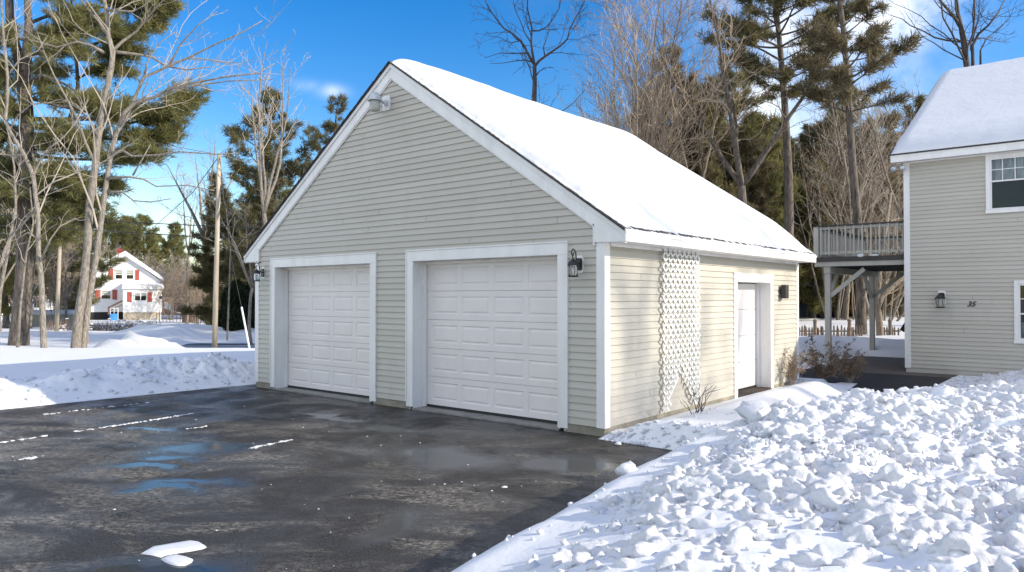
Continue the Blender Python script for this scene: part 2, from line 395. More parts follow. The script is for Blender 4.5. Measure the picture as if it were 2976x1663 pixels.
    patio = np.where(y > 12.4, patio, patio * (1 - ss(1.9, 2.4, x)))
    clear = np.clip(np.maximum(path, patio), 0, 1)
    # back lot: bank shovelled round the patio, fence line, then a gentle rise
    bb = .42 * ss(0, 1.5, np.maximum(-.8 - x, y - 16.6)) * (1 - .65 * ss(24.5, 27.5, T)) * (x > -8.8) * (y > 7.95)
    h = np.where((y > 7.95) & (x > -8.8) & ((y > 12.4) | (x < .2)), .08 + bb + .42 * fbm(x * .5, y * .5, 4, 71) * ss(0, 1, bb * 3), h)
    h = np.where((x < .4) & (y > 7.3) & (y < 9.5) & (x > -.6), .10, h)
    h = h * (1 - clear) - .12 * clear
    farE = ss(30, 45, T) * ss(-4, 6, L)
    h = h + farE * (.18 * fbm(x * .12, y * .12, 3, 90) * 2 + .15)
    h = np.where((x > 1.3) & (y > 12.1) & (y < 25) & (x < 13.4), -.12, h)
    h = h + ss(80, 200, T) * 1.2 * (1 - ss(200, 2000, T))
    return h
def geo(a, b, s, g, sign):
    out = []; x = a
    while (b - x) * sign > 0: x += sign * s; s *= g; out.append(x)
    return out
def build_ground():
    xs = sorted(geo(-13, -700, .3, 1.09, -1) + list(np.arange(-13, -8.7, .055)) + list(np.arange(-8.7, -.1, .35)) + list(np.arange(-.1, 9.5, .037)) + geo(9.5, 500, .1, 1.15, 1))
    ys = sorted(geo(-9.5, -300, .15, 1.25, -1) + list(np.arange(-9.5, 9.5, .04)) + list(np.arange(9.5, 18, .09)) + geo(18, 900, .12, 1.05, 1))
    X, Y = np.meshgrid(xs, ys, indexing='ij'); Z = height(X.ravel(), Y.ravel())
    nx, ny = len(xs), len(ys); i = np.arange(nx * ny).reshape(nx, ny)
    F = np.stack([i[:-1, :-1].ravel(), i[1:, :-1].ravel(), i[1:, 1:].ravel(), i[:-1, 1:].ravel()], 1)
    o = npmesh('snow_ground', np.stack([X.ravel(), Y.ravel(), Z], 1), F, 'snow_fresh'); tag(o, kind='structure')
    print('ground', nx, ny)
    m = MB(); m.add([(-9.6, -16, 0), (3.4, -16, 0), (3.4, .5, 0), (-9.6, .5, 0)], [(0, 1, 2, 3)])
    tag(m.build('driveway', 'asphalt'), kind='structure')
    m = MB(); m.add([(.6, 2, -.004), (3.6, 2, -.004), (3.6, 11.2, -.004), (-1.6, 11.2, -.004), (-1.6, 8.6, -.004)], [(0, 1, 2, 3, 4)])
    tag(m.build('path', 'walk_black'), kind='structure')
    m = MB(); m.add([(-2.2, 11.2, -.002), (6.2, 11.2, -.002), (6.2, 17.4, -.002), (-2.2, 17.4, -.002)], [(0, 1, 2, 3)])
    tag(m.build('patio', 'paver'), kind='structure')
    # road sheet
    a, b = 33.4, 43.6; m = MB(); q = []
    for (t, l) in ((a, -30), (a, 4), (b, 4), (b, -30)):
        p = CAM[:2] + FH * t + RH * l; q.append((p[0], p[1], -.74))
    m.add(q, [(0, 1, 2, 3)]); tag(m.build('road', 'road_slush'), kind='structure')

# broken lumps of ploughed snow
def ico(sub):
    import bmesh
    bm = bmesh.new(); bmesh.ops.create_icosphere(bm, subdivisions=sub, radius=1)
    V = np.array([v.co[:] for v in bm.verts]); F = np.array([[v.index for v in f.verts] for f in bm.faces]); bm.free(); return V, F
def noise3(q, seed):
    return (fbm(q[:, 0] + 3.1 * q[:, 2] + seed, q[:, 1] - 1.7 * q[:, 2], 3, seed) + fbm(q[:, 1] - 2.3 * q[:, 0] + 9, q[:, 2] + seed * 1.3, 3, seed + 50) + fbm(q[:, 2] * 1.3 + q[:, 0], q[:, 0] * .7 - q[:, 1], 3, seed + 90)) / 1.7
def chunk_protos(n, sub):
    V, F = ico(sub); out = []
    for k in range(n):
        m = rng.integers(6, 12); nn = rng.normal(size=(m, 3)); nn /= np.linalg.norm(nn, axis=1, keepdims=True); d = rng.uniform(.35, 1.0, m)
        c = V @ nn.T; r = np.where(c > .05, d / np.maximum(c, .05), 9)
        p = 14; rr = (np.sum(np.minimum(r, 6.) ** -p, axis=1) + .95 ** -p * .3) ** (-1 / p)
        q = V * rr[:, None]; q = q + V * (noise3(q * 1.6 + k * 5, k)[:, None] * .75 + np.abs(noise3(q * 4.5 + k, k + 7))[:, None] * .35)
        out.append(q)
    return out, F
def heights(p): return height(p[:, 0], p[:, 1])
def build_chunks():
    hi, Fh = chunk_protos(20, 3); lo, Fl = chunk_protos(20, 2)
    def sample(n, x0, x1, y0, y1):
        return np.stack([rng.uniform(x0, x1, n), rng.uniform(y0, y1, n)], 1)
    # east heap
    P = sample(190000, 1.4, 9.5, -8.2, 9)
    T = tdepth(P[:, 0], P[:, 1]); L = latr(P[:, 0], P[:, 1])
    vis = (T > 1.8) & (np.abs(L) < T * .78 + .5)
    clump = ss(-.16, .10, fbm(P[:, 0] * 1.3, P[:, 1] * 1.3, 3, 101))
    dens = rough_mask(P[:, 0], P[:, 1]) * (.10 + .9 * clump)
    w = np.clip(1.0 / (1 + (T / 9) ** 2) * 2.0, 0, 1)
    keep = vis & (rng.uniform(size=len(P)) < dens * w); P = P[keep]; T = T[keep]
    s = .011 + .050 * rng.uniform(size=len(P)) ** 3.0; s = s * (1 + .3 * (T > 7))
    big = rng.uniform(size=len(P)) < .016; s[big] = rng.uniform(.05, .085, big.sum())
    near = T < 5.5
    print('chunks', len(P), near.sum())
    # one object: nobody could count the lumps in a plough heap
    VV = []; FF = []; o = 0; H = heights(P)
    for i in range(len(P)):
        q, F = (hi[rng.integers(20)], Fh) if (near[i] and s[i] > .05) else (lo[rng.integers(20)], Fl)
        a = rng.uniform(0, 6.28); b = rng.uniform(-.7, .7); c, si, cb, sb = math.cos(a), math.sin(a), math.cos(b), math.sin(b)
        M = np.array([[c, -si, 0], [si, c, 0], [0, 0, 1]]) @ np.array([[1, 0, 0], [0, cb, -sb], [0, sb, cb]])
        sc = s[i] * np.array([rng.uniform(.8, 1.4), rng.uniform(.7, 1.1), rng.uniform(.6, 1.0)])
        wv = (q * sc) @ M.T; wv += (P[i, 0], P[i, 1], H[i] + s[i] * rng.uniform(-.15, .3)); VV.append(wv); FF.append(F + o); o += len(wv)
    lumps = tag(npmesh('snow_lumps', np.vstack(VV), np.vstack(FF), 'snow_chunk'), 'broken lumps of ploughed snow heaped to the right of the driveway', 'snow', kind='stuff')
    md = lumps.modifiers.new('fuse', 'REMESH'); md.mode = 'VOXEL'; md.voxel_size = .0115; md.use_smooth_shade = True; md.adaptivity = 0
    # fine crumbs between the lumps
    P = sample(60000, 1.4, 9.5, -8.2, 8); T = tdepth(P[:, 0], P[:, 1]); L = latr(P[:, 0], P[:, 1]); dn = np.clip(rough_mask(P[:, 0], P[:, 1]) + .05, 0, 1) * (.25 + .75 * ss(-.15, .12, fbm(P[:, 0] * 2.3, P[:, 1] * 2.3, 3, 111)))
    P = P[(T > 2) & (T < 9.5) & (np.abs(L) < T * .75 + .4) & (rng.uniform(size=len(P)) < dn) & (P[:, 0] > edge_x(P[:, 1]) + .35)]; H = heights(P); Vt, Ft = ico(1); nz = np.random.default_rng(5)
    bumpy = [Vt * (1 + nz.uniform(-.28, .28, (len(Vt), 1))) for _ in range(12)]; VV = []; FF = []; o = 0
    for i in range(len(P)):
        s_ = .006 + .016 * rng.uniform() ** 2; q = bumpy[rng.integers(12)] * s_ * rng.uniform(.7, 1.3, 3); q += (P[i, 0], P[i, 1], H[i] + s_ * .5); VV.append(q); FF.append(Ft + o); o += len(q)
    print('crumbs', len(P)); tag(npmesh('snow_crumbs', np.vstack(VV), np.vstack(FF), 'snow_chunk', smooth=False), 'fine icy crumbs strewn between the lumps of the right-hand heap', 'snow', kind='stuff')
    # crumbs near the garage corner, the house front and the west bank
    Q = []
    for (n, x0, x1, y0, y1, a, b) in [(170, .05, 1.7, -.2, .12, .012, .05), (26, .3, 1.2, .9, 1.9, .012, .03), (500, 2.4, 9, 9.0, 11.8, .03, .10), (700, -11.2, -9.1, -7.5, 1.2, .010, .07)]:
        p = sample(n, x0, x1, y0, y1); Q.append((p, a + (b - a) * rng.uniform(size=n) ** 2.5))
    names = [('snow_crumbs', 'crumbly broken snow along the bed edge at the garage corner'), ('snow_crumbs', 'small crumbs of snow below the white trellis'), ('snow_lumps', 'lumpy snow piled against the front of the beige house'), ('snow_lumps', 'crusty lumps on the ploughed bank left of the garage')]
    for (p, s), (nm, lb) in zip(Q, names):
        VV = []; FF = []; o = 0; H = heights(p)
        for i in range(len(p)):
            if H[i] < .0: continue
            q = lo[rng.integers(14)]; a = rng.uniform(0, 6.28); c, si = math.cos(a), math.sin(a); M = np.array([[c, -si, 0], [si, c, 0], [0, 0, 1]])
            wv = (q * s[i] * np.array([1.1, .9, .75])) @ M.T; wv += (p[i, 0], p[i, 1], H[i] + s[i] * .2); VV.append(wv); FF.append(Fl + o); o += len(wv)
        tag(npmesh(nm, np.vstack(VV), np.vstack(FF), 'snow_chunk'), lb, 'snow', kind='stuff')
    # one block on the asphalt and the dark upright block on the heap
    for (x, y, s, sc, lb) in [(.42, -.33, .045, (1.3, 1, .8), 'small white snow block on the asphalt by the garage corner'),
                              (2.62, -1.35, .13, (1.6, 1.0, .95), 'largest snow block, upright with a shaded face, atop the heap'),
                              (2.38, -3.4, .09, (1.3, 1, .9), 'rounded snow block at the driveway side of the heap')]:
        q = hi[5] if s > .125 else hi[2]; o = npmesh('snow_block', q * s * np.array(sc), Fh, 'snow_chunk'); o.location = (x, y, max(0, float(height(np.array([x]), np.array([y]))[0])) + s * .5)
        tag(o, lb, 'snow block')
    # snow bits in the tyre lines
    VV = []; FF = []; o = 0; lines = [((-5.79, -5.31), (-6.0, -3.19), (-6.17, -2.56), 230, .06), ((-4.9, -3.41), (-4.88, -3.2), (-4.86, -3.0), 26, .05), ((-2.95, -3.59), (-3.0, -3.2), (-3.06, -2.78), 90, .045), ((-4.46, -5.57), (-4.46, -5.4), (-4.46, -5.3), 30, .08), ((-7.9, -4.3), (-7.9, -3.4), (-7.94, -2.5), 60, .09), ((-.3, -3.4), (.4, -3.2), (.8, -2.7), 10, .4)]
    for a, b, c, n, w in lines:
        for _ in range(n):
            t = rng.uniform(); a_, b_, c_ = map(np.array, (a, b, c)); p = a_ * (1 - t) ** 2 + 2 * b_ * t * (1 - t) + c_ * t * t + rng.normal(size=2) * w * .3
            if fbm(np.array([p[0] * 2.2]), np.array([p[1] * 2.2]), 2, 5)[0] < -.12: continue
            s = .006 + .022 * rng.uniform() ** 3; q = lo[rng.integers(14)] * s * np.array([1.2, 1.5, .45]); q += (p[0], p[1], .003); VV.append(q); FF.append(Fl + o); o += len(q)
    for _ in range(60):
        p = (rng.uniform(-7, 1.2), rng.uniform(-6.5, -1.5)); s = .006 + .014 * rng.uniform() ** 2; q = lo[3] * s * np.array([1.3, 1, .4]); q += (p[0], p[1], .003); VV.append(q); FF.append(Fl + o); o += len(q)
    tag(npmesh('snow_bits', np.vstack(VV), np.vstack(FF), 'snow_chunk'), 'crumbs of snow left in tyre lines on the wet asphalt', 'snow', kind='stuff')
    # melting ice patches
    for poly, lb in ((([(408, 1611), (440, 1592), (500, 1582), (556, 1573), (580, 1577), (595, 1586), (601, 1592), (590, 1597), (555, 1604), (520, 1609), (490, 1614), (478, 1617), (468, 1622), (440, 1615)]), 'long thin patch of melting ice on the asphalt in front'),
                     (([(467, 1627), (490, 1618), (512, 1615), (540, 1621), (562, 1629), (556, 1637), (540, 1645), (520, 1647), (498, 1643), (480, 1636)]), 'smaller oval patch of melting ice just below the long one')):
        pts = []
        for u, v in poly:
            d = _fw + _rt * (u - 1488) / FPX + _up * (831.5 - v) / FPX; t = -CAM[2] / d[2]; pts.append((CAM + d * t)[:2])
        c = np.mean(pts, axis=0); m = MB(); n = len(pts); vs = []
        for f, z in ((1, .002), (.93, .012), (.7, .018), (.35, .020)):
            vs += [(*(c + (np.array(p) - c) * f), z) for p in pts]
        vs.append((*c, .020))
        fs = [(r * n + i, r * n + (i + 1) % n, (r + 1) * n + (i + 1) % n, (r + 1) * n + i) for r in range(3) for i in range(n)] + [(3 * n + i, 3 * n + (i + 1) % n, 4 * n) for i in range(n)]
        m.add(vs, fs); tag(m.build('ice_patch', 'snow_roof', smooth=True), lb, 'ice patch')
# ------------------------------------------------------------------ garage
GW, GL = 8.558, 7.723      # width of the front, length of the side
ZS = .12                   # bottom of the siding
RS = .678                  # roof slope
def lap(m, o, ax, nrm, a, b, z0, z1, lim=None, holes=(), c=.1, seams=0, seed=0):
    """lapped boards on a wall: ax 'x' or 'y', nrm +1/-1 outward on the other axis; lim(z) gives (a, b)"""
    rr = random.Random(seed)
    def P(s, z, out):
        return (s, o + nrm * out, z) if ax == 'x' else (o + nrm * out, s, z)
    z = z0
    while z < z1 - 1e-4:
        zt = min(z + c, z1); l0 = lim(z) if lim else (a, b); l1 = lim(zt) if lim else (a, b)
        segs = [(l0[0], l0[1], l1[0], l1[1])]
        for (h0, h1, hz0, hz1) in holes:
            if hz0 < z + c * .5 < hz1:
                ns = []
                for (p0, p1, q0, q1) in segs:
                    if h1 <= p0 or h0 >= p1: ns.append((p0, p1, q0, q1)); continue
                    if h0 > p0: ns.append((p0, h0, q0, h0))
                    if h1 < p1: ns.append((h1, p1, h1, q1))
                segs = ns
        for (p0, p1, q0, q1) in segs:
            if p1 - p0 < .01: continue
            q0 = min(max(q0, p0), q1)
            vs = [P(p0, z, .021), P(p1, z, .021), P(q1, zt, .002), P(q0, zt, .002), P(p0, z, 0), P(p1, z, 0)]
            flip = (ax == 'x') == (nrm > 0)
            fs = [(0, 1, 2, 3), (0, 4, 5, 1)]
            m.add(vs, [tuple(reversed(f)) for f in fs] if flip else fs)
            n = int((p1 - p0) / 3.6 * seams + rr.random())
            for _ in range(n if p1 - p0 > 2 else 0):
                s = rr.uniform(p0 + .4, p1 - .4)
                m.add([P(s, z + .001, .0215), P(s + .005, z + .001, .0215), P(s + .009, zt - .004, .0035), P(s + .004, zt - .004, .0035)], [(0, 1, 2, 3)], 1)
        z = zt
def lantern(name, loc, label, face, curl=True, sc=1.0):
    """black coach lantern; face = outward direction angle about z (0 means towards -y)"""
    e = empty(name, loc, face, label, 'wall lamp', 'black coach lanterns beside the garage doors' if curl else None, sc)
    m = MB(); m.prism([(-.062, -.11), (-.045, -.13), (.045, -.13), (.062, -.11), (.062, .11), (.045, .13), (-.045, .13), (-.062, .11)], 'y', -.002, -.022)
    m.build('mount_block', 'white_trim', e, bevel=.004)
    m = MB(); m.prism([(-.035, -.09), (.035, -.09), (.05, -.05), (.05, .05), (.035, .09), (-.035, .09), (-.05, .05), (-.05, -.05)], 'y', -.022, -.045)
    m.build('back_plate', 'lamp_black', e, bevel=.004)
    C = (0, -.19)
    m = MB()
    if curl:
        pts = [(0, -.045, .01), (0, -.09, .02), (0, -.11, .08), (0, -.12, .16), (0, -.15, .21), (0, -.19, .225), (0, -.225, .205), (0, -.235, .165), (0, -.215, .135), (0, -.19, .13), (0, -.175, .15), (0, -.185, .17)]
        m.tube(pts, [.010] * 9 + [.009, .008, .012], 8)
        m.tube([(0, -.235, .165), (0, -.21, .11), (0, -.19, .085)], .008, 6)
    else: m.tube([(0, -.045, .05), (0, -.12, .06), (0, -.19, .05)], .012, 6)
    m.build('arm', 'lamp_black', e, smooth=True)
    m = MB()
    if curl: m.lathe([(.001, .10), (.012, .09), (.010, .075), (.03, .065), (.055, .045), (.078, .018), (.088, -.012), (.088, -.022), (.07, -.022)], (*C, 0))
    else: m.lathe([(.001, .09), (.03, .085), (.035, .06), (.06, .03), (.095, -.005), (.1, -.02), (.08, -.02)], (*C, 0), 6)
    m.build('roof_cap', 'lamp_black', e, smooth=curl)
    m = MB(); m.lathe([(.062 if curl else .05, -.175), (.062 if curl else .078, -.022)], (*C, 0), 20 if curl else 6); m.build('glass', 'lamp_glass' if curl else 'shade_glass', e, smooth=curl)
    m = MB()
    k = 6
    for i in range(k):
        a = 2 * math.pi * i / k + .3; ca, sa = math.cos(a), math.sin(a); r0 = .066 if curl else .052; r1 = .066 if curl else .08
        m.tube([(C[0] + r0 * ca, C[1] + r0 * sa, -.178), (C[0] + r1 * ca, C[1] + r1 * sa, -.02)], .0045, 5)
    m.lathe([(.05, -.178), (.086, -.178), (.08, -.19), (.06, -.2), (.001, -.2)][::-1], (*C, 0)); m.build('cage', 'lamp_black', e)
    m = MB(); m.lathe([(.001, -.175), (.014, -.172), (.014, -.12), (.02, -.10), (.018, -.06), (.001, -.045)], (*C, 0), 12); m.build('bulb', 'guard_white', e, smooth=True)
    return e
def panel_door(name, parent, x0, x1, y, z0, z1, rows, cols, label=None):
    """sectional door facing -y with raised panels"""
    m = MB(); H = (z1 - z0) / rows; W = (x1 - x0)
    for r in range(rows):
        a = z0 + r * H + .003; b = z0 + (r + 1) * H - .003
        pw = (W - .16) / cols
        xs = [x0]; 
        for c in range(cols):
            p0 = x0 + .08 + c * pw + .045; p1 = p0 + pw - .09; xs += [p0, p1]
        xs.append(x1); za, zb = a + .09, b - .09
        for i in range(len(xs) - 1):
            if i % 2 == 0: m.add([(xs[i], y, a), (xs[i + 1], y, a), (xs[i + 1], y, b), (xs[i], y, b)], [(0, 1, 2, 3)])
            else:
                p0, p1 = xs[i], xs[i + 1]
                m.add([(p0, y, a), (p1, y, a), (p1, y, za), (p0, y, za)], [(0, 1, 2, 3)]); m.add([(p0, y, zb), (p1, y, zb), (p1, y, b), (p0, y, b)], [(0, 1, 2, 3)])
                rings = [(0, 0), (.014, .009), (.030, .009), (.052, .001)]
                vs = []
                for (ins, dep) in rings:
                    vs += [(p0 + ins, y + dep, za + ins), (p1 - ins, y + dep, za + ins), (p1 - ins, y + dep, zb - ins), (p0 + ins, y + dep, zb - ins)]
                fs = [(4 * k + j, 4 * k + (j + 1) % 4, 4 * k + 4 + (j + 1) % 4, 4 * k + 4 + j) for k in range(3) for j in range(4)] + [(12, 13, 14, 15)]
                m.add(vs, fs)
        m.add([(x0, y, a), (x1, y, a), (x1, y + .02, a - .003), (x0, y + .02, a - .003)], [(3, 2, 1, 0)]); m.add([(x0, y, b), (x1, y, b), (x1, y + .02, b + .003), (x0, y + .02, b + .003)], [(0, 1, 2, 3)])
    m.box(x0, x1, y + .02, y + .05, z0, z1)
    o = m.build(name, 'door_white', parent); return o
def build_garage():
    g = empty('garage', (0, 0, 0), 0, 'beige sided two-door garage with steep snow-covered roof at the driveway end', 'garage')
    apx = -GW / 2
    top = lambda x: 5.90 - RS * abs(x - apx)           # roof plane over the wall
    # front siding
    def lim(z):
        if z <= 2.52: return (-GW + .1, -.1)
        d = max(0.02, (5.74 - z) / RS); return (max(-GW, apx - d), min(0, apx + d))
    ZT, ZO = 2.643, 2.475
    holes = [(-7.988, -4.689, 0, ZT), (-3.905, -.586, 0, ZT)]
    m = MB(); lap(m, 0, 'x', -1, -GW, 0, ZS, 5.72, lim, holes, seams=.42, seed=4)
    m.build('front_siding', ['siding', 'seal_black'], g)
    m = MB(); lap(m, 0, 'y', 1, .1, GL - .1, ZS, 2.55, None, [(4.276, 6.204, 0, 2.303)], seams=.15, seed=8)
    m.build('side_siding', ['siding', 'seal_black'], g)
    m = MB(); lap(m, -GW, 'y', -1, .1, GL - .1, ZS, 2.6); m.build('side_siding', ['siding', 'seal_black'], g)
    # backing walls
    m = MB(); W = .14
    for a, b in ((-GW, -7.9), (-4.78, -3.83), (-.67, 0)): m.box(a, b, .002, W, .0, ZO + .08)
    m.prism([(-GW, ZO + .08), (0, ZO + .08), (0, 2.55), (.0, top(0) - .16), (apx, 5.74), (-GW, top(0) - .16)], 'y', .002, W)
    m.box(-W, -.002, W + .002, 4.36, 0, 2.6); m.box(-W, -.002, 6.12, GL - W, 0, 2.6); m.box(-W, -.002, 4.36, 6.12, 2.23, 2.6)
    m.box(-GW + .002, -GW + W, W + .002, GL - W, 0, 2.6)
    m.prism([(-GW, 0), (0, 0), (0, 2.6), (apx, 5.7), (-GW, 2.6)], 'y', GL - W, GL); m.build('wall', 'siding', g)
    # foundation
    m = MB()
    for a, b in ((-GW + .01, -7.95), (-4.74, -3.87), (-.63, -.012)): m = MB(); m.box(a, b, -.006, .0, -.05, ZS - .004); m.build('foundation', 'concrete', g)
    for a, b in ((-.006, 4.31), (6.17, GL)): m = MB(); m.box(0, .006, a, b, -.05, ZS - .004); m.build('foundation', 'concrete', g)
    m = MB(); m.box(-7.86, -4.84, -.03, .42, -.02, .022); m.build('door_apron', 'apron', g); m = MB(); m.box(-3.76, -.74, -.03, .42, -.02, .022); m.build('door_apron', 'apron', g)
    m = MB(); m.box(-.3, .03, 4.40, 6.08, .0, .085); m.build('side_sill', 'dirt', g)
    # corner boards
    for (x, y, sx, sy) in ((0, 0, 1, -1), (-GW, 0, -1, -1), (0, GL, 1, 1)):
        m = MB(); t = .022
        x_in = x - sx * .115; y_in = y - sy * .115
        m.box(min(x_in, x + sx * t), max(x_in, x + sx * t), min(y, y + sy * t), max(y, y + sy * t), ZS - .012, 2.62)
        m.box(min(x, x + sx * t), max(x, x + sx * t), min(y_in, y - sy * .001), max(y_in, y - sy * .001), ZS - .012, 2.62)
        m.build('corner_board', 'white_trim', g, bevel=.004)
    # door surrounds
    for (o0, i0, i1, o1) in ((-7.988, -7.844, -4.857, -4.689), (-3.905, -3.747, -.760, -.586)):
        t = .03
        m = MB(); m.box(o0, i0, -t, .002, .045, ZO); m.box(i1, o1, -t, .002, .045, ZO); m.box(o0, o1, -t - .003, .002, ZO, ZT)
        m.box(o0 - .006, o0 + .016, -t - .012, -.001, .12, ZT); m.box(o1 - .016, o1 + .006, -t - .012, -.001, .12, ZT); m.box(o0 - .006, o1 + .006, -t - .015, -.001, ZT, ZT + .02)
        m.build('door_trim', 'white_trim', g, bevel=.003)
        m = MB(); m.box(i0 - .02, i0 + .001, .002, .262, .02, ZO + .02); m.box(i1 - .001, i1 + .02, .002, .262, .02, ZO + .02); m.box(i0, i1, .002, .262, ZO - .001, ZO + .02)
        m.box(i0 + .001, i0 + .045, .215, .262, .03, ZO - .003); m.box(i1 - .045, i1 - .001, .215, .262, .03, ZO - .003); m.box(i0 + .045, i1 - .045, .215, .262, ZO - .05, ZO - .003)
        m.build('door_jamb', 'white_trim', g)
        d = panel_door('garage_door', g, i0 + .03, i1 - .03, .27, .065, ZO - .02, 5, 4)
        m = MB(); m.box(i0 + .03, i1 - .03, .272, .31, .02, .064); m.build('bottom_seal', 'seal_black', d)
    # side door
    m = MB(); ya, yb, ia, ib = 4.276, 6.204, 4.42, 6.06; t = .03; zt = 2.303; zo = 2.155
    m.box(-.002, t, ya, ia, .02, zo); m.box(-.002, t, ib, yb, .06, zo); m.box(-.002, t + .003, ya, yb, zo, zt); m.box(-.001, t + .012, ya - .006, yb + .006, zt, zt + .018)
    m.build('door_trim', 'white_trim', g, bevel=.003)
    m = MB(); m.box(-.25, -.002, ia - .02, ia + .001, .085, zo + .02); m.box(-.25, -.002, ib - .001, ib + .02, .085, zo + .02); m.box(-.25, -.002, ia, ib, zo - .001, zo + .02)
    m.box(-.25, -.19, ib - .05, ib - .001, .085, zo - .002); m.build('door_jamb', 'white_trim', g)
    m = MB(); 
    for r in range(4):
        a = .12 + r * .505; m.box(-.29, -.25, ia + .02, ib - .05, a + .003, a + .502)
    d = m.build('side_door', 'door_white', g, bevel=.003)
    m = MB(); m.box(-.285, -.255, ia + .02, ib - .05, .087, .121); m.build('bottom_seal', 'seal_black', d)
    # roof
    EX_, Y0, Y1 = .36, -.075, GL + .05
    m = MB()
    for s in (1, -1):
        xe = apx + s * (GW / 2 + EX_ + .012)
        ze = 5.90 - RS * (GW / 2 + EX_ + .012)
        poly = [(apx, 5.90), (xe, ze), (xe, ze + .034), (apx, 5.925)] if s > 0 else [(apx, 5.925), (xe, ze + .034), (xe, ze), (apx, 5.90)]
        m.prism(poly, 'y', Y0 - .022, Y1 + .02)
    # ragged shingle butts along the rake and eave
    rr = random.Random(3)
    for k in range(44):
        f = k / 46; x = apx + f * (GW / 2 + EX_ + .02); z = 5.925 - RS * (x - apx) - .004
        m.prism([(x, z), (x + .125, z - .125 * RS), (x + .125, z - .125 * RS + .007), (x, z + .014)], 'y', Y0 - .034 + rr.uniform(-.004, .004), Y0 + .3)
        x = apx - f * (GW / 2 + EX_ + .02); m.prism([(x, z + .014), (x - .125, z - .125 * RS + .007), (x - .125, z - .125 * RS), (x, z)], 'y', Y0 - .034 + rr.uniform(-.004, .004), Y0 + .3)
    m.build('shingle_roof', 'shingle', g)
    # rake boards and returns
    m = MB(); bev = .205
    for s in (1, -1):
        xe = apx + s * (GW / 2 + EX_)
        def q(x, dz): return (x, 5.90 - RS * abs(x - apx) + dz)
        v = bev * 1.21
        pl = [q(apx, -.001), q(xe, -.001), q(xe, -.165), q(apx + s * (GW / 2 + .06), -v), q(apx, -v)]
        m.prism(pl if s > 0 else pl[::-1], 'y', -.05, -.016)
        pl = [q(apx, -.001), q(xe, -.001), q(xe, -.06), q(apx, -.075)]; m.prism(pl if s > 0 else pl[::-1], 'y', -.073, -.0505)
        a = apx + s * (GW / 2 - .02)
        pl = [q(apx, -v + .002), (a, q(a, -v + .002)[1]), (a, q(a, -v - .02)[1]), q(apx, -v - .03)]; m.prism(pl if s > 0 else pl[::-1], 'y', -.038, -.0155)
    m.build('rake_board', 'white_trim', g)
    m = MB()
    for s in (1, -1):
        c = 0 if s > 0 else -GW; xi = c - s * .13; xe = c + s * EX_
        zi = 5.90 - RS * abs(xi - apx) - .20
        pl = [(xi, 2.62), (xe, 2.61), (xe, 2.61 + .045), (xi, zi)]
        m.prism(pl if s < 0 else pl[::-1], 'y', -.047, .10)
        b = xi - s * .02; m.box(min(b, xi - s * .001), max(b, xi - s * .001), -.05, -.001, 2.58, zi - .02); 
        m.box(min(b, c - s * .12), max(b, c - s * .12), -.049, -.001, 2.579, 2.604); m.build('cornice_return', 'white_trim', g); m = MB()
    m = MB()
    for s in (1, -1):
        c = 0 if s > 0 else -GW; xe = c + s * EX_
        m.box(min(xe, xe + s * .02), max(xe, xe + s * .02), Y0 + .003, Y1, 2.61, 2.748)
        m.box(min(xe, xe + s * .032), max(xe, xe + s * .032), Y0 + .002, Y1 + .002, 2.712, 2.752); m.build('eave_fascia', 'white_trim', g, bevel=.003); m = MB()
    m = MB()
    for s in (1, -1):
        c = 0 if s > 0 else -GW; a, b = sorted((c - s * .02, c + s * (EX_ - .002))); m.box(a, b, .101, Y1 - .01, 2.612, 2.625)
        a, b = sorted((c + s * .016, c + s * .04)); m.box(a, b, .12, Y1 - .12, 2.57, 2.611); m.build('soffit', 'white_trim', g); m = MB()
    # snow on the roof, both slopes
    for s, lb in ((1, 'smooth thick snow sheet on the sunlit slope of the garage roof'), (-1, 'thinner snow on the far slope of the garage roof')):
        ns, nt = 230, 170; span = GW / 2 + EX_
        xx = np.linspace(0, 1, nt) ** 1.0 * (span + .02) ; yy = np.linspace(Y0 + (.0 if s > 0 else .35), Y1, ns)
        A, B = np.meshgrid(xx, yy, indexing='ij')
        f = B - Y0 + .05 * fbm(A * 3, B * 3, 3, 3) * (s > 0); e = span - .05 - A + .03 * fbm(B * 5, A * 2, 3, 4); bk = Y1 - B
        T0 = .19 if s > 0 else .10
        edge = (1 - np.exp(-np.clip(f - .03, 0, 9) / .13)) * np.sqrt(ss(.0, .45, e)) * np.sqrt(ss(-.02, .35, bk))
        sagx = ss(.0, .9, e)
        t = T0 * edge * (.55 + .45 * sagx) + .022 * np.abs(fbm(A * 9, B * 9, 4, 19)) * (1 - ss(.1, .5, np.minimum(f, e))) * 2 + .07 * fbm(A * .8, B * .9, 4, 9) * edge
        rnd = np.sqrt(np.clip(A / .45, 0, 1)) * .5 + .5
        X = apx + s * A; Z = 5.925 - RS * A + t * 1.2 * rnd * .999 + .002
        Z = np.where((A < .3), Z - (.3 - A) ** 2 * .35 + .03 * (1 - A / .3), Z)
        i = np.arange(nt * ns).reshape(nt, ns); F = np.stack([i[:-1, :-1].ravel(), i[1:, :-1].ravel(), i[1:, 1:].ravel(), i[:-1, 1:].ravel()], 1)
        if s < 0: F = F[:, ::-1]
        V = np.stack([X.ravel(), B.ravel(), Z.ravel()], 1)
        # skirt closing the border
        bd = np.concatenate([i[0, :], i[1:, -1], i[-1, :-1][::-1], i[1:-1, 0][::-1]]); base = len(V)
        Vb = V[bd].copy(); Vb[:, 2] = 5.905 - RS * np.abs(Vb[:, 0] - apx)
        n = len(bd); k = np.arange(n); F2 = np.stack([bd[k], bd[(k + 1) % n], base + (k + 1) % n, base + k], 1)
        o = npmesh('roof_snow', np.vstack([V, Vb]), np.vstack([F, F2]), 'snow_roof'); tag(o, lb, 'snow', kind='stuff')
